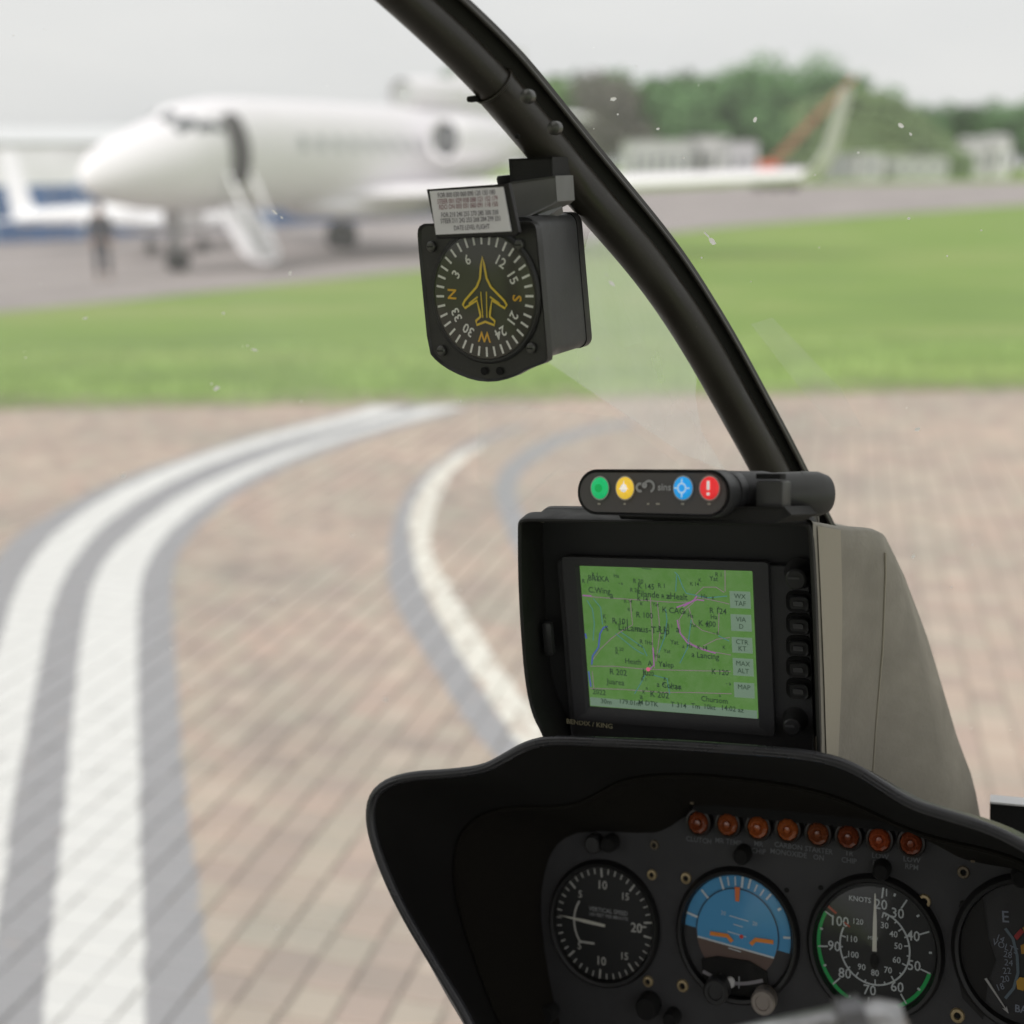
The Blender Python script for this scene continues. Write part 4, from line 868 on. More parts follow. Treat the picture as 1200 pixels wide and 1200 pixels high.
# ---- moving map display in its cowl
def display():
    n0 = .655; o = G.un(790, 900, .70)
    e = empty('map_display', G.M(o), 'map display with a green screen, deep black hood and grey textured cowl', 'display')
    B = lambda mb, nm, m, par=e, sm=35: mb.build(nm, m, par, o, sm)
    rim = smooth_pts([(644, 893), (636, 864), (622, 838), (614, 800), (609, 740), (606, 680), (605.5, 622), (606, 611), (612, 607), (625, 606.5), (700, 608), (800, 609.5), (930, 611), (946, 612.5), (952, 617), (954, 640), (957, 700), (960.5, 800), (962.5, 870), (963, 893)], 2)
    RM = [Vector(G.xz(p.x, p.y, n0)) for p in rim]; cx = sum(p.x for p in RM)/len(RM); cz = sum(p.y for p in RM)/len(RM)
    def inset(d):
        out = []
        for i, p in enumerate(RM):
            t = (RM[min(i+1, len(RM)-1)]-RM[max(i-1, 0)]).normalized(); out.append(p+Vector((t.y, -t.x))*d)
        return out
    nf = n0+.034
    R3 = lambda pts, y: [Vector((p.x, y, p.y)) for p in pts]
    B(MB().loft([R3(inset(-.0004), n0+.012), R3(inset(0), n0+.0015), R3(inset(.0006), n0), R3(inset(.0016), n0-.0004), R3(inset(.0026), n0+.0004), R3(inset(.003), n0+.003), R3(inset(.0034), nf+.001)], closed=False), 'hood', mat('hood_black', (.014, .0135, .013), .6, dust=.02, bump=.12, bscale=800))
    # unit: face plate behind the hood rim
    fx0, fz1 = G.xz(636, 600, nf); fx1, fz0 = G.xz(966, 905, nf)
    B(MB().prism([(p.x, p.y) for p in inset(.0032)], nf, nf+.006), 'back_plate', mat('plate_black', (.018, .018, .019), .55, bump=.1, bscale=900), e, 0)
    u0 = G.xz(657, 652, nf); u1 = G.xz(957, 872, nf); x0, x1 = u0[0], G.xz(952, 760, nf)[0]; z1, z0 = u0[1], G.xz(800, 872, nf)[1]
    B(MB().prism(rrect(x0, z0, x1, z1, .003), nf-.006, nf+.001, .0008), 'unit_front', mat('unit_charcoal', (.050, .050, .055), .55, dust=.05, bump=.1, bscale=1000))
    y = nf-.006
    S = [Vector(G.xz(*q, y-.001)) for q in ((683, 663), (884, 670), (886, 841), (687, 829))]
    sx0 = (S[0].x+S[3].x)/2; sx1 = (S[1].x+S[2].x)/2; sz1 = (S[0].y+S[1].y)/2; sz0 = (S[2].y+S[3].y)/2
    # raised frame round the screen
    fo = rrect(sx0-.010, sz0-.009, sx1+.010, sz1+.006, .002, 3); fi = rrect(sx0, sz0, sx1, sz1, .0006, 3); fm = rrect(sx0-.002, sz0-.004, sx1+.001, sz1+.001, .001, 3)
    RR = lambda p, yy: [Vector((a, yy, b)) for a, b in p]
    B(MB().loft([RR(fo, y), RR(fo, y-.0022), RR([(a*.995+sx0*.005, b) for a, b in fo], y-.003), RR(fm, y-.003), RR(fi, y-.0006)]), 'screen_bezel', mat('unit_charcoal', (.050, .050, .055), .55, dust=.05))
    scm = bpy.data.materials.new('map_screen'); scm.use_nodes = True; t = scm.node_tree; b = t.nodes['Principled BSDF']; L = t.links.new
    b.inputs['Base Color'].default_value = (.03, .035, .03, 1); b.inputs['Roughness'].default_value = .25
    tcn = N(t, 'ShaderNodeTexCoord'); nn = N(t, 'ShaderNodeTexNoise'); nn.inputs['Scale'].default_value = 120; nn.inputs['Detail'].default_value = 9; nn.inputs['Roughness'].default_value = .75; L(tcn.outputs['Object'], nn.inputs[0])
    rp = N(t, 'ShaderNodeValToRGB'); rp.color_ramp.elements[0].position = .35; rp.color_ramp.elements[0].color = (.092, .225, .045, 1); rp.color_ramp.elements[1].position = .7; rp.color_ramp.elements[1].color = (.135, .265, .085, 1)
    L(nn.outputs[0], rp.inputs[0]); L(rp.outputs[0], b.inputs['Emission Color']); b.inputs['Emission Strength'].default_value = .63
    yo = y-.0003
    sc = B(MB().add([(sx0, yo, sz0), (sx1, yo, sz0), (sx1, yo, sz1), (sx0, yo, sz1)], [[0, 1, 2, 3]]), 'screen', scm, e, 0)
    def T(X, Y):
        u = (X-80)/995; top = 95+.03*(X-80); bot = 905+.065*(X-80); v = (Y-top)/(bot-top); return (sx0+(sx1-sx0)*u, sz1+(sz0-sz1)*v)
    def lines(name, colr, ls, w, dy):
        mb = MB()
        for l in ls: mb.ribbon([T(*p) for p in l], w, yo-dy)
        B(mb, name, emis(name+'_light', colr, .85), sc, 0)
    lines('road_line', (.17, .115, .15), [[(85, 265), (200, 275), (380, 285), (600, 300), (720, 300), (760, 270), (900, 300), (940, 310)], [(100, 670), (250, 670), (420, 685), (600, 690), (930, 695)], [(490, 270), (490, 450), (485, 560), (490, 680)], [(370, 285), (375, 430), (300, 470), (240, 510), (170, 570), (120, 630)],
        [(530, 300), (535, 470), (500, 640)], [(740, 300), (690, 340), (650, 400), (655, 480), (720, 540), (820, 580), (935, 600)], [(750, 260), (800, 215), (870, 215), (915, 245)], [(925, 120), (920, 240)], [(710, 330), (730, 420), (780, 460), (870, 485), (880, 360)], [(90, 800), (300, 805), (520, 820), (700, 820), (930, 825)], [(110, 700), (112, 800)], [(780, 550), (860, 510), (935, 500)]], .00042, .0002)
    lines('motorway_line', (.22, .09, .22), [[(85, 262), (140, 265)], [(640, 330), (720, 300), (760, 285), (800, 290)], [(640, 400), (648, 470), (690, 530), (760, 565), (850, 590)], [(488, 560), (488, 660), (455, 690)], [(680, 325), (740, 290), (760, 265)]], .0008, .0003)
    lines('river_line', (.05, .07, .26), [[(110, 660), (120, 610), (160, 560), (175, 480), (200, 445), (225, 440)], [(85, 480), (90, 510)], [(88, 700), (95, 790)]], .0009, .0003)
    lines('stream_line', (.05, .14, .15), [[(640, 130), (660, 150), (680, 210), (700, 250), (820, 275), (930, 265)], [(640, 240), (650, 150)], [(575, 340), (580, 400), (560, 500), (520, 590)], [(110, 290), (140, 340), (145, 420), (130, 520)], [(150, 280), (190, 330), (195, 430)], [(270, 480), (380, 570), (430, 600)], [(300, 470), (430, 560), (450, 610)], [(870, 490), (930, 520)], [(720, 400), (690, 560), (640, 650)], [(430, 720), (400, 770), (360, 830)], [(480, 720), (560, 740), (570, 830)]], .0005, .00025)
    dk = (.05, .09, .06); mb = MB()
    for s, X, Y, z in (('BRYKA', 190, 168, .0042), ('C.Wing', 190, 235, .0044), ('a', 262, 262, .005), ('K 145', 470, 212, .0042), ('Filande - aHealt', 560, 262, .0048), ('K CAG', 620, 348, .0044), ('R 124', 875, 350, .0042), ('R 100', 450, 375, .0044), ('R 101', 305, 410, .0044), ('K 400', 810, 422, .0042), ('LuLamus-T-Up', 440, 455, .0052), ('a', 640, 455, .005), ('a Lancing', 790, 605, .0044),
        ('Heath', 365, 642, .0042), ('A', 465, 652, .0042), ('Yalep', 560, 658, .0042), ('R 202', 270, 705, .0046), ('Ju', 435, 705, .005), ('K 120', 870, 700, .0042), ('Juarea', 250, 762, .0044), ('a Coltan', 570, 780, .0044), ('2022', 145, 822, .0042), ('K 202', 510, 835, .0048), ('a', 400, 845, .0045), ('Chursom', 830, 862, .0042), ('----', 480, 108, .0046)):
        x_, z_ = T(X, Y); mb.text(s, x_, z_, yo-.0005, z, 2, 1.15, .012)
    rs_m = random.Random(11)
    for k in range(60):
        X, Y = rs_m.uniform(100, 920), rs_m.uniform(130, 850); x_, z_ = T(X, Y); mb.text(rs_m.choice(['K', 'R 1', 'a', 'R 20', 'K 14', '- a', 'Yat', 'Ha']), x_, z_, yo-.0005, rs_m.uniform(.0026, .0036), 2, 1.15, .012)
    B(mb, 'map_lettering', emis('map_ink', dk, .25), sc, 0)
    B(MB().lathe((T(452, 685)[0], yo-.0005, T(452, 685)[1]), [(.0001, 0), (.0013, 0)], 10), 'town_mark', emis('town_red', (.40, .08, .14)), sc, 0)
    kt = MB(); ky = MB()
    for i, (a, c) in enumerate(((235, 335), (365, 465), (495, 590), (615, 722), (755, 850))):
        p0 = T(945, a); p1 = T(1060, c); ky.add([(p0[0], yo-.0006, p1[1]), (p1[0], yo-.0006, p1[1]), (p1[0], yo-.0006, p0[1]), (p0[0], yo-.0006, p0[1])], [[0, 1, 2, 3]])
        l = [('WX', 'TAF'), ('VIA', 'D'), ('CTR', 'KT'), ('MAX', 'ALT'), ('MAP', '')][i]; mx_ = (p0[0]+p1[0])/2
        kt.text(l[0], mx_, p0[1]*.7+p1[1]*.3, yo-.0009, .0038, 2, 1.1); kt.text(l[1], mx_, p0[1]*.28+p1[1]*.72, yo-.0009, .0038, 2, 1.1)
    pa, pb_ = T(85, 845), T(1070, 975)
    ky.add([(*(T(85, 850)[0],), yo-.0006, T(85, 900)[1]), (T(1070, 850)[0], yo-.0006, T(1070, 968)[1]), (T(1070, 850)[0], yo-.0006, T(1070, 920)[1]), (T(85, 850)[0], yo-.0006, T(85, 850)[1])], [[0, 1, 2, 3]])
    B(ky, 'soft_key_panel', emis('key_grey', (.15, .22, .16), .62), sc, 0)
    for s, X, Y in (('30m', 185, 876), ('179.01m', 330, 880), ('M DTK', 440, 884), ('T 314', 620, 893), ('Tm', 720, 898), ('10kt', 800, 902), ('14:02 az', 930, 912)): x_, z_ = T(X, Y); kt.text(s, x_, z_, yo-.0009, .0040, 3, 1.1, .01)
    B(kt, 'key_lettering', emis('map_ink', dk, .25), sc, 0)
    B(MB().add([(sx0, yo-.0014, sz0), (sx1, yo-.0014, sz0), (sx1, yo-.0014, sz1), (sx0, yo-.0014, sz1)], [[0, 1, 2, 3]]), 'cover_glass', clearm(), sc, 0)
    # buttons and knobs
    kb = mat('knob_black', (.035, .035, .037), .38)
    for py in (705, 731, 757, 782, 807):
        x, z = G.xz(936.5, py, y); B(MB().prism(rrect(x-.0072, z-.0062, x+.0072, z+.0062, .004), y-.0002, y+.001), 'button_recess', void)
        bt = B(MB().prism(rrect(x-.0058, z-.0045, x+.0058, z+.0045, .003), y-.0045, y+.001, .0012), 'button', kb)
        B(MB().prism(rrect(x-.0030, z-.0016, x+.0030, z+.0016, .001), y-.0049, y-.004, .0003), 'button_pad', mat('pad_grey', (.08, .08, .085), .45), bt)
    for px, py, rr in ((937, 672, .0068), (932, 843, .0058)):
        x, z = G.xz(px, py, y); k = B(MB().lathe((x, y, z), [(.0001, -.012), (rr*.7, -.012), (rr*.85, -.0112), (rr, -.002), (rr*1.25, 0)], 28, 1.05), 'knob', kb)
        B(MB().box((x-.001, y-.0123, z+.001), (rr*.9, .0008, .0012)), 'knob_line', mat('pad_grey', (.08, .08, .085), .45), k, 0)
    x, z = G.xz(643, 748, nf-.012); B(MB().box((x, nf-.012, z), (.007, .006, .022), .0028), 'latch', kb)
    x, z = G.xz(691, 848, y); 
    B(MB().text('BENDIX / KING', x, z, y-.0006, .0044, 2, 1.0, .008), 'lettering', mat('cream_print', (.85, .78, .52), .6), e, 0)
    # cowl
    cowl = mat('cowl_grey', (.25, .232, .195), .62, dust=.10, bump=.5, bscale=330, var=.10, vscale=25, bdist=.0006)
    cols = [([(952.5, 613), (956, 700), (960, 800), (962.5, 870), (963, 893)], n0+.001), ([(957, 616), (961, 700), (965, 800), (967, 870), (968, 893)], n0+.006), ([(984, 621), (986, 700), (985, 800), (982, 870), (979, 930)], n0+.030),
            ([(990, 622), (991, 700), (990, 800), (986, 870), (984, 930)], n0+.036), ([(1018, 623), (1027, 660), (1024, 760), (1019, 850), (1014, 955)], n0+.062), ([(1028, 624.5), (1038, 650), (1034, 760), (1026, 850), (1019, 960)], n0+.072),
            ([(1036, 628), (1053, 664), (1074, 740), (1096, 850), (1118, 985)], n0+.100), ([(1038, 630), (1058, 670), (1088, 750), (1122, 865), (1141, 915), (1152, 975)], n0+.140)]
    K = 16; cc = [resample([G.un(px, py, n) for px, py in l], K) for l, n in cols]
    mid = (RM[0].x+RM[-1].x)/2-.002; rings = []
    it_ = max(range(len(RM)//2), key=lambda i: RM[i].y-2*RM[i].x); lcv = resample([p.to_3d() for p in RM[:it_+1][::-1]], K)
    for k in range(K):
        right = [c[k] for c in cc]; left = [Vector((lcv[k].x+.0012+max(0, p.y-n0-.036)*.15, max(p.y, n0+.004), lcv[k].y if q_ < 2 else p.z)) for q_, p in enumerate(right)][::-1]
        back = [Vector((right[-1].x*.6+mid*.4, right[-1].y+.03, right[-1].z)), Vector((left[0].x*.6+mid*.4, left[0].y+.03, left[0].z))]
        rings.append(right+back+left)
    def lift(r, s, dz): c = sum(r, Vector())/len(r); return [c.lerp(p, s)+Vector((0, 0, dz)) for p in r]
    top = [lift(rings[0], .90, .0028), lift(rings[0], .97, .0024), lift(rings[0], .992, .0012)]
    mb = MB().loft(top+rings, False); n = len(rings[0]); mb.f.append(list(range(n))); cw = B(mb, 'cowl', cowl, e, 62)
    off_ = Vector((.0006, -.0004, 0)); bnd = MB().loft([[c[k]+off_ for k in range(K)] for c in (cc[1], cc[2])], closed=False); B(bnd, 'edge_band', mat('band_beige', (.34, .31, .25), .6, bump=.3, bscale=330, bdist=.0004), cw)
    B(MB().tube([p+Vector((.0002, -.0002, 0)) for p in cc[5][1:]], .0007, 8), 'ridge_highlight', mat('band_beige', (.34, .31, .25), .6), cw)  # thin lighter tube paints the highlight along the cowl ridge
display()

# ---- tracker keypad on top of the display
def tracker():
    H = Frame(1000, -30, -55); Zf = .655
    n = Frame.loc(H, atZ(766, 578, Zf)).y; o = H.un(830, 610, n+.03)
    e = empty('tracker_keypad', H.M(o), 'black pill shaped keypad with four round coloured buttons on top of the map display', 'keypad')
    B = lambda mb, nm, m, par=e, sm=35: mb.build(nm, m, par, o, sm)
    a, b_ = H.xz(677, 577, n), H.xz(856, 578, n); zt, zb = H.xz(766, 550, n)[1], H.xz(766, 605, n)[1]
    x0, x1 = a[0], b_[0]; r = (zt-zb)/2
    rub = mat('rubber_black', (.036, .036, .038), .5, dust=.05, bump=.12, bscale=900)
    def pill(x0, x1, zb, zt, y0, y1, m, nm, bev=.0015, par=e): return B(MB().prism(rrect(x0, zb, x1, zt, (zt-zb)/2-.0003, 9), y0, y1, bev), nm, m, par)
    pill(x0, x1, zb, zt, n, n+.016, rub, 'front_shell', .002)
    pill(x0+.0016, x1-.0022, zb+.0016, zt-.0016, n-.0004, n+.002, mat('keypad_face', (.10, .092, .092), .55), 'keypad_face', .0003)
    xm = H.xz(905, 577, n+.045)[0]
    q = [H.xz(*p, n+.016) for p in ((700, 553), (862, 550.5))]
    pill(x0+.012, x1+.0005, zb+.001, zt-.0004, n+.0135, n+.050, rub, 'body', .001)
    ax = lambda px, nn: H.un(px, 579, nn)
    MBt = MB().tube([ax(862, n+.028), ax(893, n+.040), ax(903, n+.044)], [r*.99, r*1.0, r*.93], 40); B(MBt, 'barrel', rub)
    B(MB().tube([ax(902, n+.044), ax(936, n+.054)], [r*.93, r*.98], 40), 'hinge_barrel', mat('hinge_grey', (.055, .055, .053), .45))
    B(MB().tube([ax(937.5, n+.055), ax(958, n+.060), ax(966, n+.063), ax(970, n+.065)], [r*1.0, r*.98, r*.85, r*.5], 40), 'end_cap', mat('hinge_grey', (.055, .055, .053), .45))
    c = ax(921, n+.040); B(MB().box((c.x, c.y-.0165, c.z-.0015), (.0145, .012, .0165), .0012), 'hinge_block', mat('hinge_grey', (.055, .055, .053), .45))
    B(MB().box((c.x-.0005, c.y-.019, c.z+.009), (.013, .008, .0028), .0005), 'hinge_slot', void)
    f0 = H.un(722, 604, n+.012); f1 = H.un(966, 610, n+.05); B(MB().prism([(f0.x, zb+.004), (f0.x+.004, zb-.0022), (f1.x-.01, zb-.0022), (f1.x-.002, zb+.002), (f1.x-.006, zb+.006)], n+.010, n+.046, .001), 'foot', blk_matte)
    y = n-.0008
    for px, colr, nm in ((703, (.01, .50, .16), 'green button with a darker green dot'), (732.5, (.86, .56, .05), 'yellow button with a white mark'), (800.5, (.015, .34, .80), 'blue button with a pale compass ring'), (831.5, (.80, .03, .035), 'red button with a white exclamation mark')):
        x, z = H.xz(px, 572, y); rr = .0052
        bt = B(MB().lathe((x, y, z), [(.0001, -.0012), (rr*.8, -.0011), (rr*.97, -.0004), (rr, .0006)], 32, 1.12), 'button', mat('btn_%d' % int(px), colr, .45)); bt['label'] = nm; MATS['btn_%d' % int(px)].node_tree.nodes['Principled BSDF'].inputs['Emission Color'].default_value = tuple(colr)+(1,); MATS['btn_%d' % int(px)].node_tree.nodes['Principled BSDF'].inputs['Emission Strength'].default_value = .45
        B(MB().band((x, z), rr*.98, rr*1.10, 0, 360, y-.0001, 32, 1.12), 'button_ring', mat('btn_rim', (.45, .45, .42), .5), bt, 0)
        s = MB(); yy = y-.0016
        if px == 703: s.lathe((x, yy, z), [(.0001, 0), (.0022, 0)], 16); mt = mat('btn_dark_green', (.0, .40, .09), .5, emit=.4)
        elif px == 732.5: s.band((x, z), .0003, .0021, 0, 360, yy, 8, 1.1); s.add([(x-.0007, yy, z+.001), (x+.0007, yy, z+.001), (x, yy, z+.0042)], [[0, 1, 2]]); s.add([(x-.003, yy, z-.0006), (x+.003, yy, z-.0006), (x, yy, z+.0012)], [[0, 1, 2]]); mt = mat('btn_white', (.8, .8, .78), .5, emit=.35)
        elif px == 800.5:
            s.band((x, z), .0017, .0026, 0, 360, yy, 24, 1.1); mt = mat('btn_pale_blue', (.45, .68, .85), .5, emit=.35)
            for k in range(4): a_ = R_(90*k); s.ribbon([(x+.0026*math.sin(a_), z+.0026*math.cos(a_)), (x+.0043*math.sin(a_), z+.0043*math.cos(a_)*1.1)], .0008, yy)
        else: s.ribbon([(x, z+.0036), (x, z-.0008)], .0016, yy); s.ribbon([(x, z-.0022), (x, z-.0036)], .0016, yy); mt = mat('btn_white', (.8, .8, .78), .5, emit=.35)
        B(s, 'button_symbol', mt, bt, 0)
    x, z = H.xz(760.5, 570, y); lg = MB(); lp = mat('logo_grey', (.42, .42, .43), .5)
    lg.band((x, z), .0022, .0034, -60, 160, y, 20); lg.band((x-.0052, z-.0006), .0012, .0026, 150, 380, y, 16); lg.band((x-.0026, z+.0006), .0002, .0016, 0, 360, y, 12); lg.text('sins', x+.0088, z-.0004, y, .0052, 0, 1, .02); B(lg, 'logo', lp, e, 0)
    mk = MB()
    for px, w in ((702, 4), (732, 3), (759.5, 3), (771, 5), (800, 4), (831, 4)): xx, zz_ = H.xz(px, 590.5, y); mk.ribbon([(xx-w*.00022, zz_), (xx+w*.00022, zz_)], .0009, y)
    B(mk, 'indicator_marks', mat('mark_cream', (.45, .42, .36), .5), e, 0)
tracker()

# ---- instrument console
def console():
    n0 = .80; o = PF.un(865, 1100, n0)
    e = empty('instrument_console', PF.M(o), 'black instrument console with round gauges, amber warning lamps and a curved glareshield', 'instrument panel')
    B = lambda mb, nm, m, par=e, sm=35: mb.build(nm, m, par, o, sm)
    lip = smooth_pts([(575, 1290), (548, 1208), (505, 1138), (463, 1068), (436, 1006), (425, 962), (429, 930), (450, 912), (482, 904), (522, 902), (563, 897), (585, 885), (612, 869), (642, 862), (700, 864), (800, 868), (900, 875), (955, 880), (1000, 893), (1040, 919), (1070, 938), (1110, 950), (1150, 962), (1182, 975), (1225, 1000), (1290, 1050), (1330, 1120), (1345, 1290)], 2)
    rib = smooth_pts([(650, 1300), (588, 1205), (572, 1170), (558, 1130), (545, 1095), (536, 1059), (531, 1030), (532, 1004), (536, 983), (547, 966), (566, 952), (600, 944), (649, 945), (676, 941), (697, 931), (731, 911), (800, 905), (900, 915), (960, 926), (1010, 945), (1060, 970), (1110, 985), (1160, 995), (1210, 1012), (1270, 1060), (1300, 1130), (1310, 1290)], 2)
    edge = smooth_pts([(690, 1300), (655, 1200), (640, 1130), (632, 1060), (640, 1010), (655, 985), (683, 973), (765, 977), (782, 971), (803, 956), (820, 945), (950, 957), (1075, 969), (1092, 977), (1118, 1004), (1150, 1012), (1200, 1020), (1250, 1060), (1280, 1130), (1290, 1290)], 1)
    K = 150
    def ring(l, n, dx=0): return resample([PF.un(p.x, p.y, n) for p in l], K)
    A0, A1, A2 = ring(lip, .685), ring(rib, .752), ring(edge, n0-.001)
    c = sum(A0, Vector())/K; c = Vector((c.x, 0, c.z))
    def outn(i): t = (A0[min(i+1, K-1)]-A0[max(i-1, 0)]); v = Vector((-t.z, 0, t.x)).normalized(); return v
    lipr = []; rr = .0029
    for a in np.linspace(-100, 100, 10):
        lipr.append([A0[i]-outn(i)*rr+Vector((0, rr, 0))+outn(i)*rr*math.cos(R_(a))-Vector((0, rr*math.sin(R_(90-abs(a)+0)) if 0 else 0, 0))+Vector((0, rr*math.sin(R_(a)), 0)) for i in range(K)])
    # a>0 runs to the outside-forward, a<0 to the aft; reorder: aft edge -> outer side
    tube_ = []
    for a in (200, 160, 120, 90, 60, 30, 0, -30):
        tube_.append([A0[i]+outn(i)*(rr*math.cos(R_(a))-rr)+Vector((0, -rr*math.sin(R_(a))+rr, 0)) for i in range(K)])
    inner = [[A0[i]-outn(i)*rr*1.9+Vector((0, rr*1.2, 0)) for i in range(K)]]
    for t in (.25, .5, .75, .93): inner.append([inner[0][i].lerp(A1[i], t)+outn(i)*(.004*math.sin(math.pi*t)) for i in range(K)])
    inner.append([A1[i]+outn(i)*.0006 for i in range(K)])
    outer = [[A0[i]-outn(i)*rr*.7+Vector((0, rr*2.2, 0)) for i in range(K)]]
    for t in (.25, .5, .75, 1): outer.append([A0[i].lerp(A1[i], t)+outn(i)*(.004*math.sin(math.pi*t)+.0028) for i in range(K)])
    for t in (.5, 1): outer.append([A1[i].lerp(A2[i], t)+outn(i)*.004+Vector((0, .004*t, 0)) for i in range(K)])
    B(MB().loft(tube_+outer, closed=False), 'glareshield_shell', mat('glareshield_vinyl', (.030, .030, .034), .3, dust=.05, bump=.25, bscale=900, bdist=.0004), e, 60)
    B(MB().loft(inner, closed=False), 'glareshield_lining', mat('lining_black', (.0075, .007, .0065), .85, spec=.25), e, 60)
    rl = [[A1[i]+outn(i)*d+Vector((0, y, 0)) for i in range(K)] for d, y in ((.0006, 0), (-.0006, -.0012), (-.002, -.0008), (-.0025, .002))]
    for t in (.3, .6, 1): rl.append([(A1[i]-outn(i)*.0025+Vector((0, .002, 0))).lerp(A2[i], t) for i in range(K)])
    B(MB().loft(rl, closed=False), 'inner_shroud', mat('shroud_brown', (.0085, .0072, .0052), .85, spec=.2, bump=.2, bscale=600), e, 60)
    # panel plate
    pp = [PF.xz(*q, n0) for q in ((600, 1320), (615, 1060), (640, 990), (690, 962), (770, 962), (812, 940), (1080, 960), (1112, 992), (1200, 1008), (1270, 1050), (1310, 1320))]
    pnl = B(MB().prism(pp, n0, n0+.003), 'panel', mat('panel_grey', (.034, .034, .037), .62, dust=.02, bump=.25, bscale=1500, var=.06, vscale=12), e, 0)
    top = [PF.xz(*q, n0-.006) for q in ((820, 953), (1070, 976), (1072, 962), (950, 948), (820, 938), (811, 947))]
    B(MB().prism(top, n0-.0065, n0-.0005), 'header_strip', void, e, 0)
    SZ = 1.10
    def gauge(px, py, r, nm_lab, needle=None):
        x, z = PF.xz(px, py, n0)
        bz = B(MB().lathe((x, n0, z), [(r*.955, .004), (r*.97, -.002), (r*1.0, -.0042), (r*1.05, -.0046), (r*1.09, -.003), (r*1.11, .0)], 72, SZ), 'gauge', mat('bezel_black', (.010, .010, .0105), .4)); bz['label'] = nm_lab
        return x, z, bz
    face = mat('dial_black', (.011, .012, .0125), .5); y1 = n0-.0005; y2 = n0-.0008
    def polar(x, z, r, a): return (x+r*math.sin(R_(a)), z+r*math.cos(R_(a))*SZ)
    def cover(x, z, r, bz): B(MB().lathe((x, n0-.0024, z), [(.0001, -.0008), (r*.97, 0)], 40, SZ), 'cover_glass', clearm(), bz)
    def post(px, py):
        x, z = PF.xz(px, py, n0-.01); B(MB().lathe((x, n0, z), [(.0001, -.011), (.0038, -.011), (.005, -.009), (.0054, 0)], 24, 1.1), 'post_light', void)
        if px < 720: B(MB().lathe((x-.0115, n0, z-.002), [(.0001, -.008), (.0045, -.0078), (.0058, -.006), (.006, 0)], 20, 1.1), 'post_cap', blk if px < 720 else void)
    # 1 vertical speed
    r = .0343; x, z, bz = gauge(708, 1082, r, 'vertical speed gauge, its needle pointing left at zero'); B(MB().lathe((x, y1+.0004, z), [(.0001, 0), (r*.97, 0)], 64, SZ), 'dial', face, bz)
    mk = MB(); a0 = -90
    for sg in (1, -1):
        for k in range(0, 21):
            a = a0+sg*(k/20*172 if 1 else 0); big = k in (5, 10, 15, 20); mk.ribbon([polar(x, z, r*(.80 if big else .86), a), polar(x, z, r*.96, a)], .0012 if big else .0008, y2)
        for k, s in ((5, '5'), (10, '10'), (15, '15')):
            a = a0+sg*(k/20*172); p = polar(x, z, r*.66, a); mk.text(s, p[0], p[1], y2, .0072 if k == 10 else .006, 0, SZ, .01)
    p = polar(x, z, r*.62, 90); mk.text('20', p[0]+.001, p[1], y2, .0078, 0, SZ, .015)
    mk.ribbon([polar(x, z, r*.84, 87), polar(x, z, r*.74, 87)], .001, y2)
    mk.ribbon([polar(x, z, r*.60, a) for a in range(-128, -54, 6)], .0012, y2)
    mk.ribbon([polar(x, z, r*.60, -128), (polar(x, z, r*.60, -128)[0]+.010, polar(x, z, r*.60, -128)[1])], .0014, y2)
    B(mk, 'dial_marks', mat('vsi_print', (.50, .50, .47), .6), bz, 0)
    tx = MB().text('VERTICAL SPEED', x+.003, z+.0085, y2, .0036, 0, SZ, .015).text('100 FEET PER MINUTE', x+.003, z+.005, y2, .0028, 0, SZ, .01); B(tx, 'dial_lettering', dimp, bz, 0)
    nd = MB(); yn = n0-.0018; p0 = (x+.001, z-.001); p1 = polar(x, z, r*.93, -87)
    nd.prism([(p0[0], p0[1]-.0009), (p0[0], p0[1]+.0009), (x-.012, z+.0012), (p1[0], p1[1]), (x-.012, z-.0010)], yn, yn+.0004); B(nd, 'needle', mat('needle_cream', (.62, .62, .55), .5), bz, 0); cover(x, z, r, bz)
    # 2 attitude
    r = .0345; x, z, bz = gauge(864, 1096, r*1.03, 'attitude gauge, blue over brown, tilted a little to the right'); tilt = 7
    zc = z+.001
    B(MB().lathe((x, y1+.0008, zc), [(.0001, 0), (r*1.0, 0)], 64, SZ), 'ground_ball', mat('ball_brown', (.13, .085, .07), .6), bz)
    hz = -.08
    def disc_above(rr_, y, off, cut, n=60):
        pts = []
        for k in range(n+1):
            a = -90-cut+(180+2*cut)*k/n; pts.append(polar(x, zc, rr_, a+tilt))
        return pts
    blue = mat('sky_blue', (.07, .33, .62), .5, var=.06, vscale=40); blue2 = mat('sky_blue_inner', (.075, .35, .66), .5)
    P_ = disc_above(r*.97, 0, 0, 5); B(MB().add([(a, y1+.0002, b) for a, b in P_], [list(range(len(P_)))[::-1]]), 'sky_ring', blue, bz, 0)
    P_ = disc_above(r*.74, 0, 0, 17); B(MB().lathe((x, y1-.0001, zc), [(.0001, 0), (r*.755, 0)], 60, SZ), 'inner_ground', mat('ball_brown', (.13, .085, .07), .6), bz)
    B(MB().add([(a, y1-.0004, b) for a, b in P_], [list(range(len(P_)))[::-1]]), 'sky_disc', blue2, bz, 0)
    B(MB().band((x, zc), r*.74, r*.765, -95+tilt, 95+tilt, y1-.0005, 48, SZ), 'disc_edge', mat('edge_navy', (.02, .06, .12), .6), bz, 0)
    mk = MB(); yk = y1-.0007
    mk.ribbon([P_[0], P_[-1]], .0011, yk)
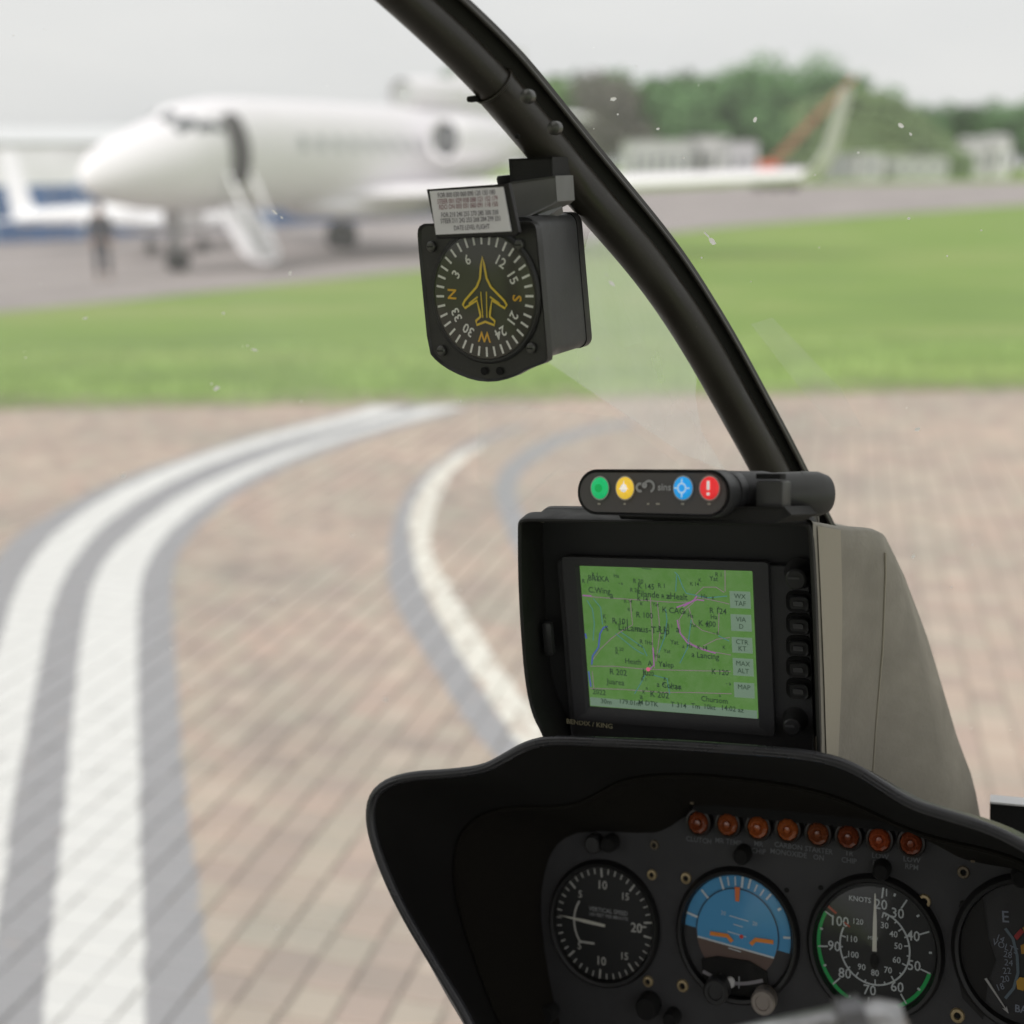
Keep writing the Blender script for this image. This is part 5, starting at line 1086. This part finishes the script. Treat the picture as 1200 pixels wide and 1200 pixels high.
    for a, l0, l1, w in ((-60, .76, .94, .0012), (-30, .76, .98, .0013), (-20, .8, .95, .0009), (-10, .8, .95, .0009), (0, .78, .99, .0014), (10, .8, .97, .0013), (20, .8, .93, .0009), (30, .8, .93, .0009), (40, .82, .96, .0012), (60, .88, .95, .0016), (-95, .76, .97, .0014), (95, .84, .97, .0014)):
        aa = a*.85+tilt*.8; mk.ribbon([polar(x, zc, r*l0, aa), polar(x, zc, r*l1, aa)], w, yk)
    for dz, w, s in ((.010, .006, '20'), (.0055, .003, ''), (.0, .006, ''), (-.010, .004, '')):
        dx = math.sin(R_(tilt))*dz; mk.ribbon([(x+dx-w, zc+dz+w*.16), (x+dx+w, zc+dz-w*.16)], .0006, yk)
        if s: mk.text(s, x+dx-w-.004, zc+dz+.002, yk, .0032, tilt, SZ); mk.text(s, x+dx+w+.004, zc+dz-.002, yk, .0032, tilt, SZ)
    B(mk, 'pitch_marks', mat('pale_blue_print', (.62, .70, .74), .6), bz, 0)
    org = mat('orange_paint', (.85, .28, .04), .5); ym = n0-.0018
    xw = x+.0030
    for sg in (-1, 1): B(MB().ribbon([(xw+sg*r*.58, zc-.0016), (xw+sg*r*.26, zc-.0016), (xw+sg*r*.17, zc-.0050)], .0026, ym), 'airplane_wing', org, bz, 0)
    B(MB().prism([(x-.0016, zc+r*.86), (x+.0016, zc+r*.86), (x+.0012, zc+r*.60), (x-.0012, zc+r*.60)], ym, ym+.0004), 'bank_pointer', mat('orange_red', (.80, .20, .05), .5), bz, 0)
    B(MB().lathe((x+.0030, ym, zc-.0010), [(.0001, 0), (.0013, .0002)], 14), 'centre_dot', mat('dot_red', (.7, .05, .04), .5), bz)
    zb = zc-.0275
    B(MB().prism([(x-.022, zb+.009), (x-.012, zb+.012), (x+.008, zb+.012), (x+.019, zb+.007), (x+.020, zb-.002), (x+.012, zb-.010), (x-.012, zb-.0105), (x-.021, zb-.003)], ym-.0006, ym+.0012, .0005), 'slip_housing', void, bz)
    ar = [(x-.021+.038*k/16, zb+.0016-.0045*math.sin(math.pi*k/16)) for k in range(17)]
    B(MB().ribbon(ar, .0022, ym-.001), 'slip_tube', mat('tube_grey', (.26, .25, .27), .4), bz, 0)
    B(MB().lathe((x-.0035, ym-.0012, zb-.0028), [(.0001, -.0012), (.0026, -.0008), (.0032, .0006)], 18, 1.15), 'slip_ball', mat('ball_white', (.72, .72, .72), .35), bz)
    B(MB().ribbon([(x-.0095, zb+.002), (x-.0095, zb-.0055)], .0007, ym-.0013).ribbon([(x+.0022, zb+.002), (x+.0022, zb-.0055)], .0007, ym-.0013), 'slip_lines', dimp, bz, 0)
    cover(x, zc, r, bz)
    for px, py, rr_, m, nm in ((893.5, 1175.5, .0075, mat('knob_metal', (.34, .30, .27), .4, metal=.5), 'pale metal setting knob below the attitude gauge'), (838, 1163, .0078, blk, 'black knob below the attitude gauge')):
        kx, kz = PF.xz(px, py, n0-.014); k = B(MB().lathe((kx, n0, kz), [(.0001, -.0135), (rr_*.55, -.0135), (rr_*.6, -.0145), (rr_*.85, -.0145), (rr_, -.013), (rr_, -.004), (rr_*.8, 0)], 30, 1.08), 'knob', m); k['label'] = nm
    # 3 airspeed
    r = .0348; x, z, bz = gauge(1025, 1110, r*1.05, 'airspeed gauge with a green arc and its white needle straight up'); B(MB().lathe((x, y1+.0004, z), [(.0001, 0), (r*1.01, 0)], 64, SZ), 'dial', face, bz)
    mk = MB(); num = MB()
    A = {20: 8, 30: 33, 40: 68, 50: 107, 60: 146, 70: 186, 80: 226, 90: 264, 100: 299}
    ks = sorted(A)
    for v in range(20, 101, 5):
        a = np.interp(v, ks, [A[k] for k in ks]); big = v % 10 == 0
        if big: mk.ribbon([polar(x, z, r*.80, a), polar(x, z, r*.97, a)], .0009, y2)
        else: mk.ribbon([polar(x, z, r*.90, a), polar(x, z, r*.95, a)], .0012, y2)
        if big: p = polar(x, z, r*.69, a); num.text(str(v), p[0], p[1], y2, .0078, 0, SZ, .008)
    num.text('1', polar(x, z, r*.9, 12)[0], polar(x, z, r*.9, 12)[1], y2, .006, 0, SZ)
    mk.ribbon([polar(x, z, r*.585, a) for a in range(14, 300, 6)], .0010, y2)
    MPH = {20: 14, 30: 24, 40: 52, 50: 80, 60: 112, 70: 145, 80: 178, 90: 212, 100: 246, 110: 282}
    mks = sorted(MPH)
    for v in range(20, 111, 5):
        a = np.interp(v, mks, [MPH[k] for k in mks]); mk.ribbon([polar(x, z, r*(.50 if v % 10 == 0 else .54), a), polar(x, z, r*.585, a)], .0008, y2)
        if v % 10 == 0 and v > 20: p = polar(x, z, r*.40, a); num.text(str(v), p[0], p[1], y2, .0048, 0, SZ, .01)
    num.text('KNOTS', x-.009, z+r*.80, y2, .0040, 0, SZ, .01).text('MPH', x-.001, z+r*.155, y2, .003, 0, SZ).text('120', polar(x, z, r*.47, 322)[0], polar(x, z, r*.47, 322)[1], y2, .0045, 0, SZ)
    B(mk, 'dial_marks', mat('asi_print', (.50, .54, .55), .6), bz, 0); B(num, 'dial_numerals', mat('asi_print', (.50, .54, .55), .6), bz, 0)
    B(MB().band((x, z), r*.925, r*.985, 107, 299, y2+.0001, 60, SZ), 'green_arc', mat('arc_green', (.01, .40, .09), .5), bz, 0)
    B(MB().ribbon([polar(x, z, r*.80, 305), polar(x, z, r*.97, 305)], .0014, y2-.0001).ribbon([polar(x, z, r*.50, 303), polar(x, z, r*.62, 303)], .001, y2-.0001), 'red_line', mat('line_red', (.40, .05, .03), .5), bz, 0)
    nd = MB().prism([(x-.0012, z-.002), (x+.0014, z-.002), (x+.0012, z+r*.45), (x+.0003, z+r*.94), (x-.0003, z+r*.94), (x-.0010, z+r*.45)], yn, yn+.0004); B(nd, 'needle', mat('needle_cream', (.62, .62, .55), .5), bz, 0)
    B(MB().lathe((x, yn+.0003, z-.008), [(.0001, 0), (.0026, .0003)], 16, 1.8), 'needle_tail', void, bz); cover(x, z, r, bz)
    # 4 engine gauge at the right edge
    r = .0385; x, z, bz = gauge(1206, 1118, r, 'gauge at the right edge with coloured segments and a white needle pointing down right'); B(MB().lathe((x, y1+.0006, z), [(.0001, 0), (r*.97, 0)], 64, SZ), 'dial', mat('dial_navy', (.016, .019, .026), .5), bz)
    X = lambda px, py: PF.xz(px, py, y2)
    B(MB().prism([X(*q) for q in ((1125, 1060), (1150, 1040), (1158, 1100), (1167, 1125), (1158, 1150), (1152, 1195), (1128, 1170), (1117, 1120))], y1-.0004, y1+.0004), 'dark_mask', mat('mask_black', (.006, .0055, .0055), .7), bz, 0)
    mk = MB(); c_ = X(1178, 1075); mk.text('E', c_[0], c_[1], y2, .0085, -4, SZ, .01)
    for i, s in enumerate(['14', 'VOLTS', '28', '24', '22', '20', '18']):
        c_ = X((1172, 1178, 1181, 1182, 1180, 1178, 1172)[i], 1100+i*9.5); mk.text(s, c_[0], c_[1], y2, .0048, (20, 15, 5, 0, -8, -16, -24)[i], SZ)
    c_ = X(1197, 1183); mk.text('BATT', c_[0]+.003, c_[1], y2, .0055, 0, SZ, .02)
    B(mk, 'dial_lettering', mat('blue_grey_print', (.24, .27, .33), .6), bz, 0)
    B(MB().ribbon([X(*q) for q in ((1178, 1088), (1187, 1100), (1192, 1120), (1193, 1140), (1188, 1158), (1178, 1170))], .0016, y2), 'scale_arc', mat('arc_grey', (.14, .19, .23), .6), bz, 0)
    for pts_, m, nm in ((((1188, 1097), (1196, 1088), (1200, 1092), (1192, 1102)), mat('seg_red', (.38, .03, .03), .5), 'red_segment'), (((1196, 1108), (1204, 1104), (1206, 1116), (1197, 1118)), mat('seg_amber', (.50, .26, .03), .5), 'amber_segment'), (((1191, 1150), (1195, 1145), (1201, 1146), (1203, 1155), (1199, 1161), (1192, 1159)), mat('seg_orange', (.60, .33, .03), .5), 'orange_segment'), (((1198, 1087), (1206, 1084), (1207, 1094), (1201, 1094)), mat('seg_amber', (.50, .26, .03), .5), 'amber_segment')):
        B(MB().prism([X(*q) for q in pts_], y2-.0002, y2), nm, m, bz, 0)
    p0, p1 = Vector(X(1155, 1146)), Vector(X(1182, 1187)); d = (p1-p0).normalized(); q = Vector((-d.y, d.x))
    B(MB().prism([tuple(p0+q*.0007), tuple(p0-q*.0007), tuple(p1-q*.0003-d*.003), tuple(p1-q*.0014-d*.004), tuple(p1), tuple(p1+q*.0014-d*.004), tuple(p1+q*.0003-d*.003)], yn, yn+.0004), 'needle', mat('needle_grey', (.45, .45, .45), .5), bz, 0); cover(x, z, r, bz)
    for px, py in ((712, 990), (868, 1004), (1032, 1022), (1196, 1030)): post(px, py)
    # warning lamps
    LAB = [('CLUTCH',), ('MR TEMP',), ('MR', 'CHIP'), ('CARBON', 'MONOXIDE'), ('STARTER', 'ON'), ('TR', 'CHIP'), ('LOW', 'FUEL'), ('LOW', 'RPM')]
    amb = []
    for k, (c1, st) in enumerate((((.20, .045, .015), .02), ((.26, .065, .02), .03), ((.33, .08, .02), .05), ((.33, .085, .022), .10), ((.18, .05, .018), .02), ((.17, .04, .016), .02), ((.30, .06, .02), .04), ((.20, .045, .018), .02))):
        amb.append(mat('amber_lens_%d' % k, c1, .12, coat=.6, bump=.5, bscale=260, bdist=.001))
    lt = MB()
    for k, (px, py) in enumerate(((818, 964), (852.5, 966), (888, 969.5), (923, 972), (958.5, 977), (994, 980.5), (1030.5, 984), (1067.5, 988))):
        lx, lz = PF.xz(px, py, n0-.006); rr_ = .0073
        wl = B(MB().lathe((lx, n0, lz), [(rr_*.8, -.005), (rr_*.92, -.0062), (rr_*1.08, -.006), (rr_*1.18, -.003), (rr_*1.2, 0)], 30, SZ), 'warning_light', mat('lamp_bezel', (.016, .012, .010), .35))
        B(MB().lathe((lx, n0, lz), [(.0001, -.0088), (rr_*.25, -.0086), (rr_*.3, -.0074), (rr_*.55, -.0094), (rr_*.8, -.0078), (rr_*.93, -.005)], 10, SZ), 'lens', amb[k], wl, 20)
        ls = LAB[k]
        for i, s in enumerate(ls): c_ = PF.xz(px+1, py+19.5+i*8.5+(0 if len(ls) > 1 else 1), n0); lt.text(s, c_[0], c_[1], n0-.0004, .0042, 1, 1.1, .005)
    B(lt, 'lamp_lettering', mat('lamp_print', (.15, .16, .17), .6), pnl, 0)
    # screws and holes
    for px, py, rr_ in ((767, 990, .0030), (764, 1025, .0033), (804, 1029, .0036), (759.5, 1150, .0035), (800, 1155, .0039), (1083, 1056, .0040), (1129, 1022, .0036), (1122, 1190, .0042)):
        sx, sz_ = PF.xz(px, py, n0); s = B(MB().lathe((sx, n0, sz_), [(rr_*.42, -.0002), (rr_*.5, -.0014), (rr_*.85, -.0012), (rr_, -.0)], 18, 1.1), 'screw', brass if px not in (767, 1129) else mat('dull_brass', (.16, .13, .09), .5, metal=.5))
        B(MB().lathe((sx, n0-.0003, sz_), [(.0001, 0), (rr_*.48, 0)], 12, 1.1), 'screw_socket', void, s)
    for px, py in ((811, 941), (808, 936), (1140, 1009)):
        p = PF.un(px, py, n0-.012); B(MB().box(p, (.0024, .002, .0016), .0005), 'clip', mat('dull_brass', (.16, .13, .09), .5, metal=.5))
    for px, py in ((922, 1043), (962, 1040), (1127, 1062), (1128, 1058), (612, 1015), (583, 1127)):
        sx, sz_ = PF.xz(px, py, n0); B(MB().lathe((sx, n0-.0006, sz_), [(.0001, 0), (.0016, .0001)], 10), 'hole', void)
    # lower switches
    for px, py, rr_ in ((757, 1182, .0075), (785, 1196, .005), (640, 1190, .006)):
        kx, kz = PF.xz(px, py, n0-.01); B(MB().lathe((kx, n0, kz), [(.0001, -.012), (rr_*.8, -.012), (rr_*.95, -.010), (rr_, 0)], 26, 1.1), 'knob', void)
console()

# ---- cyclic bar in the foreground
def cyclic():
    Q = lambda px, py, Z: G.loc(atZ(px, py, Z))
    o = Q(1000, 1250, .47); e = empty('cyclic_stick', G.M(o), 'pale worn metal control bar rising across the bottom edge in front of the gauges', 'control stick')
    m = mat('worn_metal', (.46, .46, .47), .33, metal=.65, var=.35, vscale=60, bump=.2, bscale=300)
    r = .0095
    MB().tube([Q(760, 1262, .50), Q(860, 1231, .49), Q(930, 1217, .48), Q(1000, 1207, .47), Q(1030, 1203, .47), Q(1045, 1205, .47), Q(1056, 1212, .47)], [r*.85, r*.85, r*.9, r, r*1.05, r*1.0, r*.5], 28).build('bar', m, e, o)
    MB().tube([Q(1038, 1200, .472), Q(1044, 1240, .472), Q(1052, 1300, .474), Q(1060, 1400, .476)], [r*.9, r*1.15, r*1.25, r*1.25], 24).build('grip', mat('grip_grey', (.09, .085, .08), .55, var=.2, vscale=60), e, o)
    MB().tube([Q(985, 1205, .462), Q(1012, 1200, .462)], r*1.08, 24).build('collar', mat('collar_metal', (.20, .20, .21), .4, metal=.6), e, o)
cyclic()
# ---- black box behind the glareshield at the right edge
def radio():
    o = G.un(1200, 1000, .78); e = empty('equipment_box', G.M(o), 'black equipment box with a pale top edge behind the glareshield at the right edge', 'box')
    a_ = G.un(1160, 941, .78); b_ = G.un(1300, 1010, .78)
    MB().prism([(a_.x, b_.z), (b_.x, b_.z), (b_.x, a_.z-.004), (a_.x, a_.z)], .78, .786, .0005).build('case', void, e, o)
    MB().box(((a_.x+b_.x)/2, .784, a_.z+.0008), (b_.x-a_.x, .010, .0012)).build('top_plate', mat('pale_plate', (.75, .75, .76), .4), e, o)
radio()
for o_ in bpy.data.objects:
    if 'used' in o_: del o_['used']
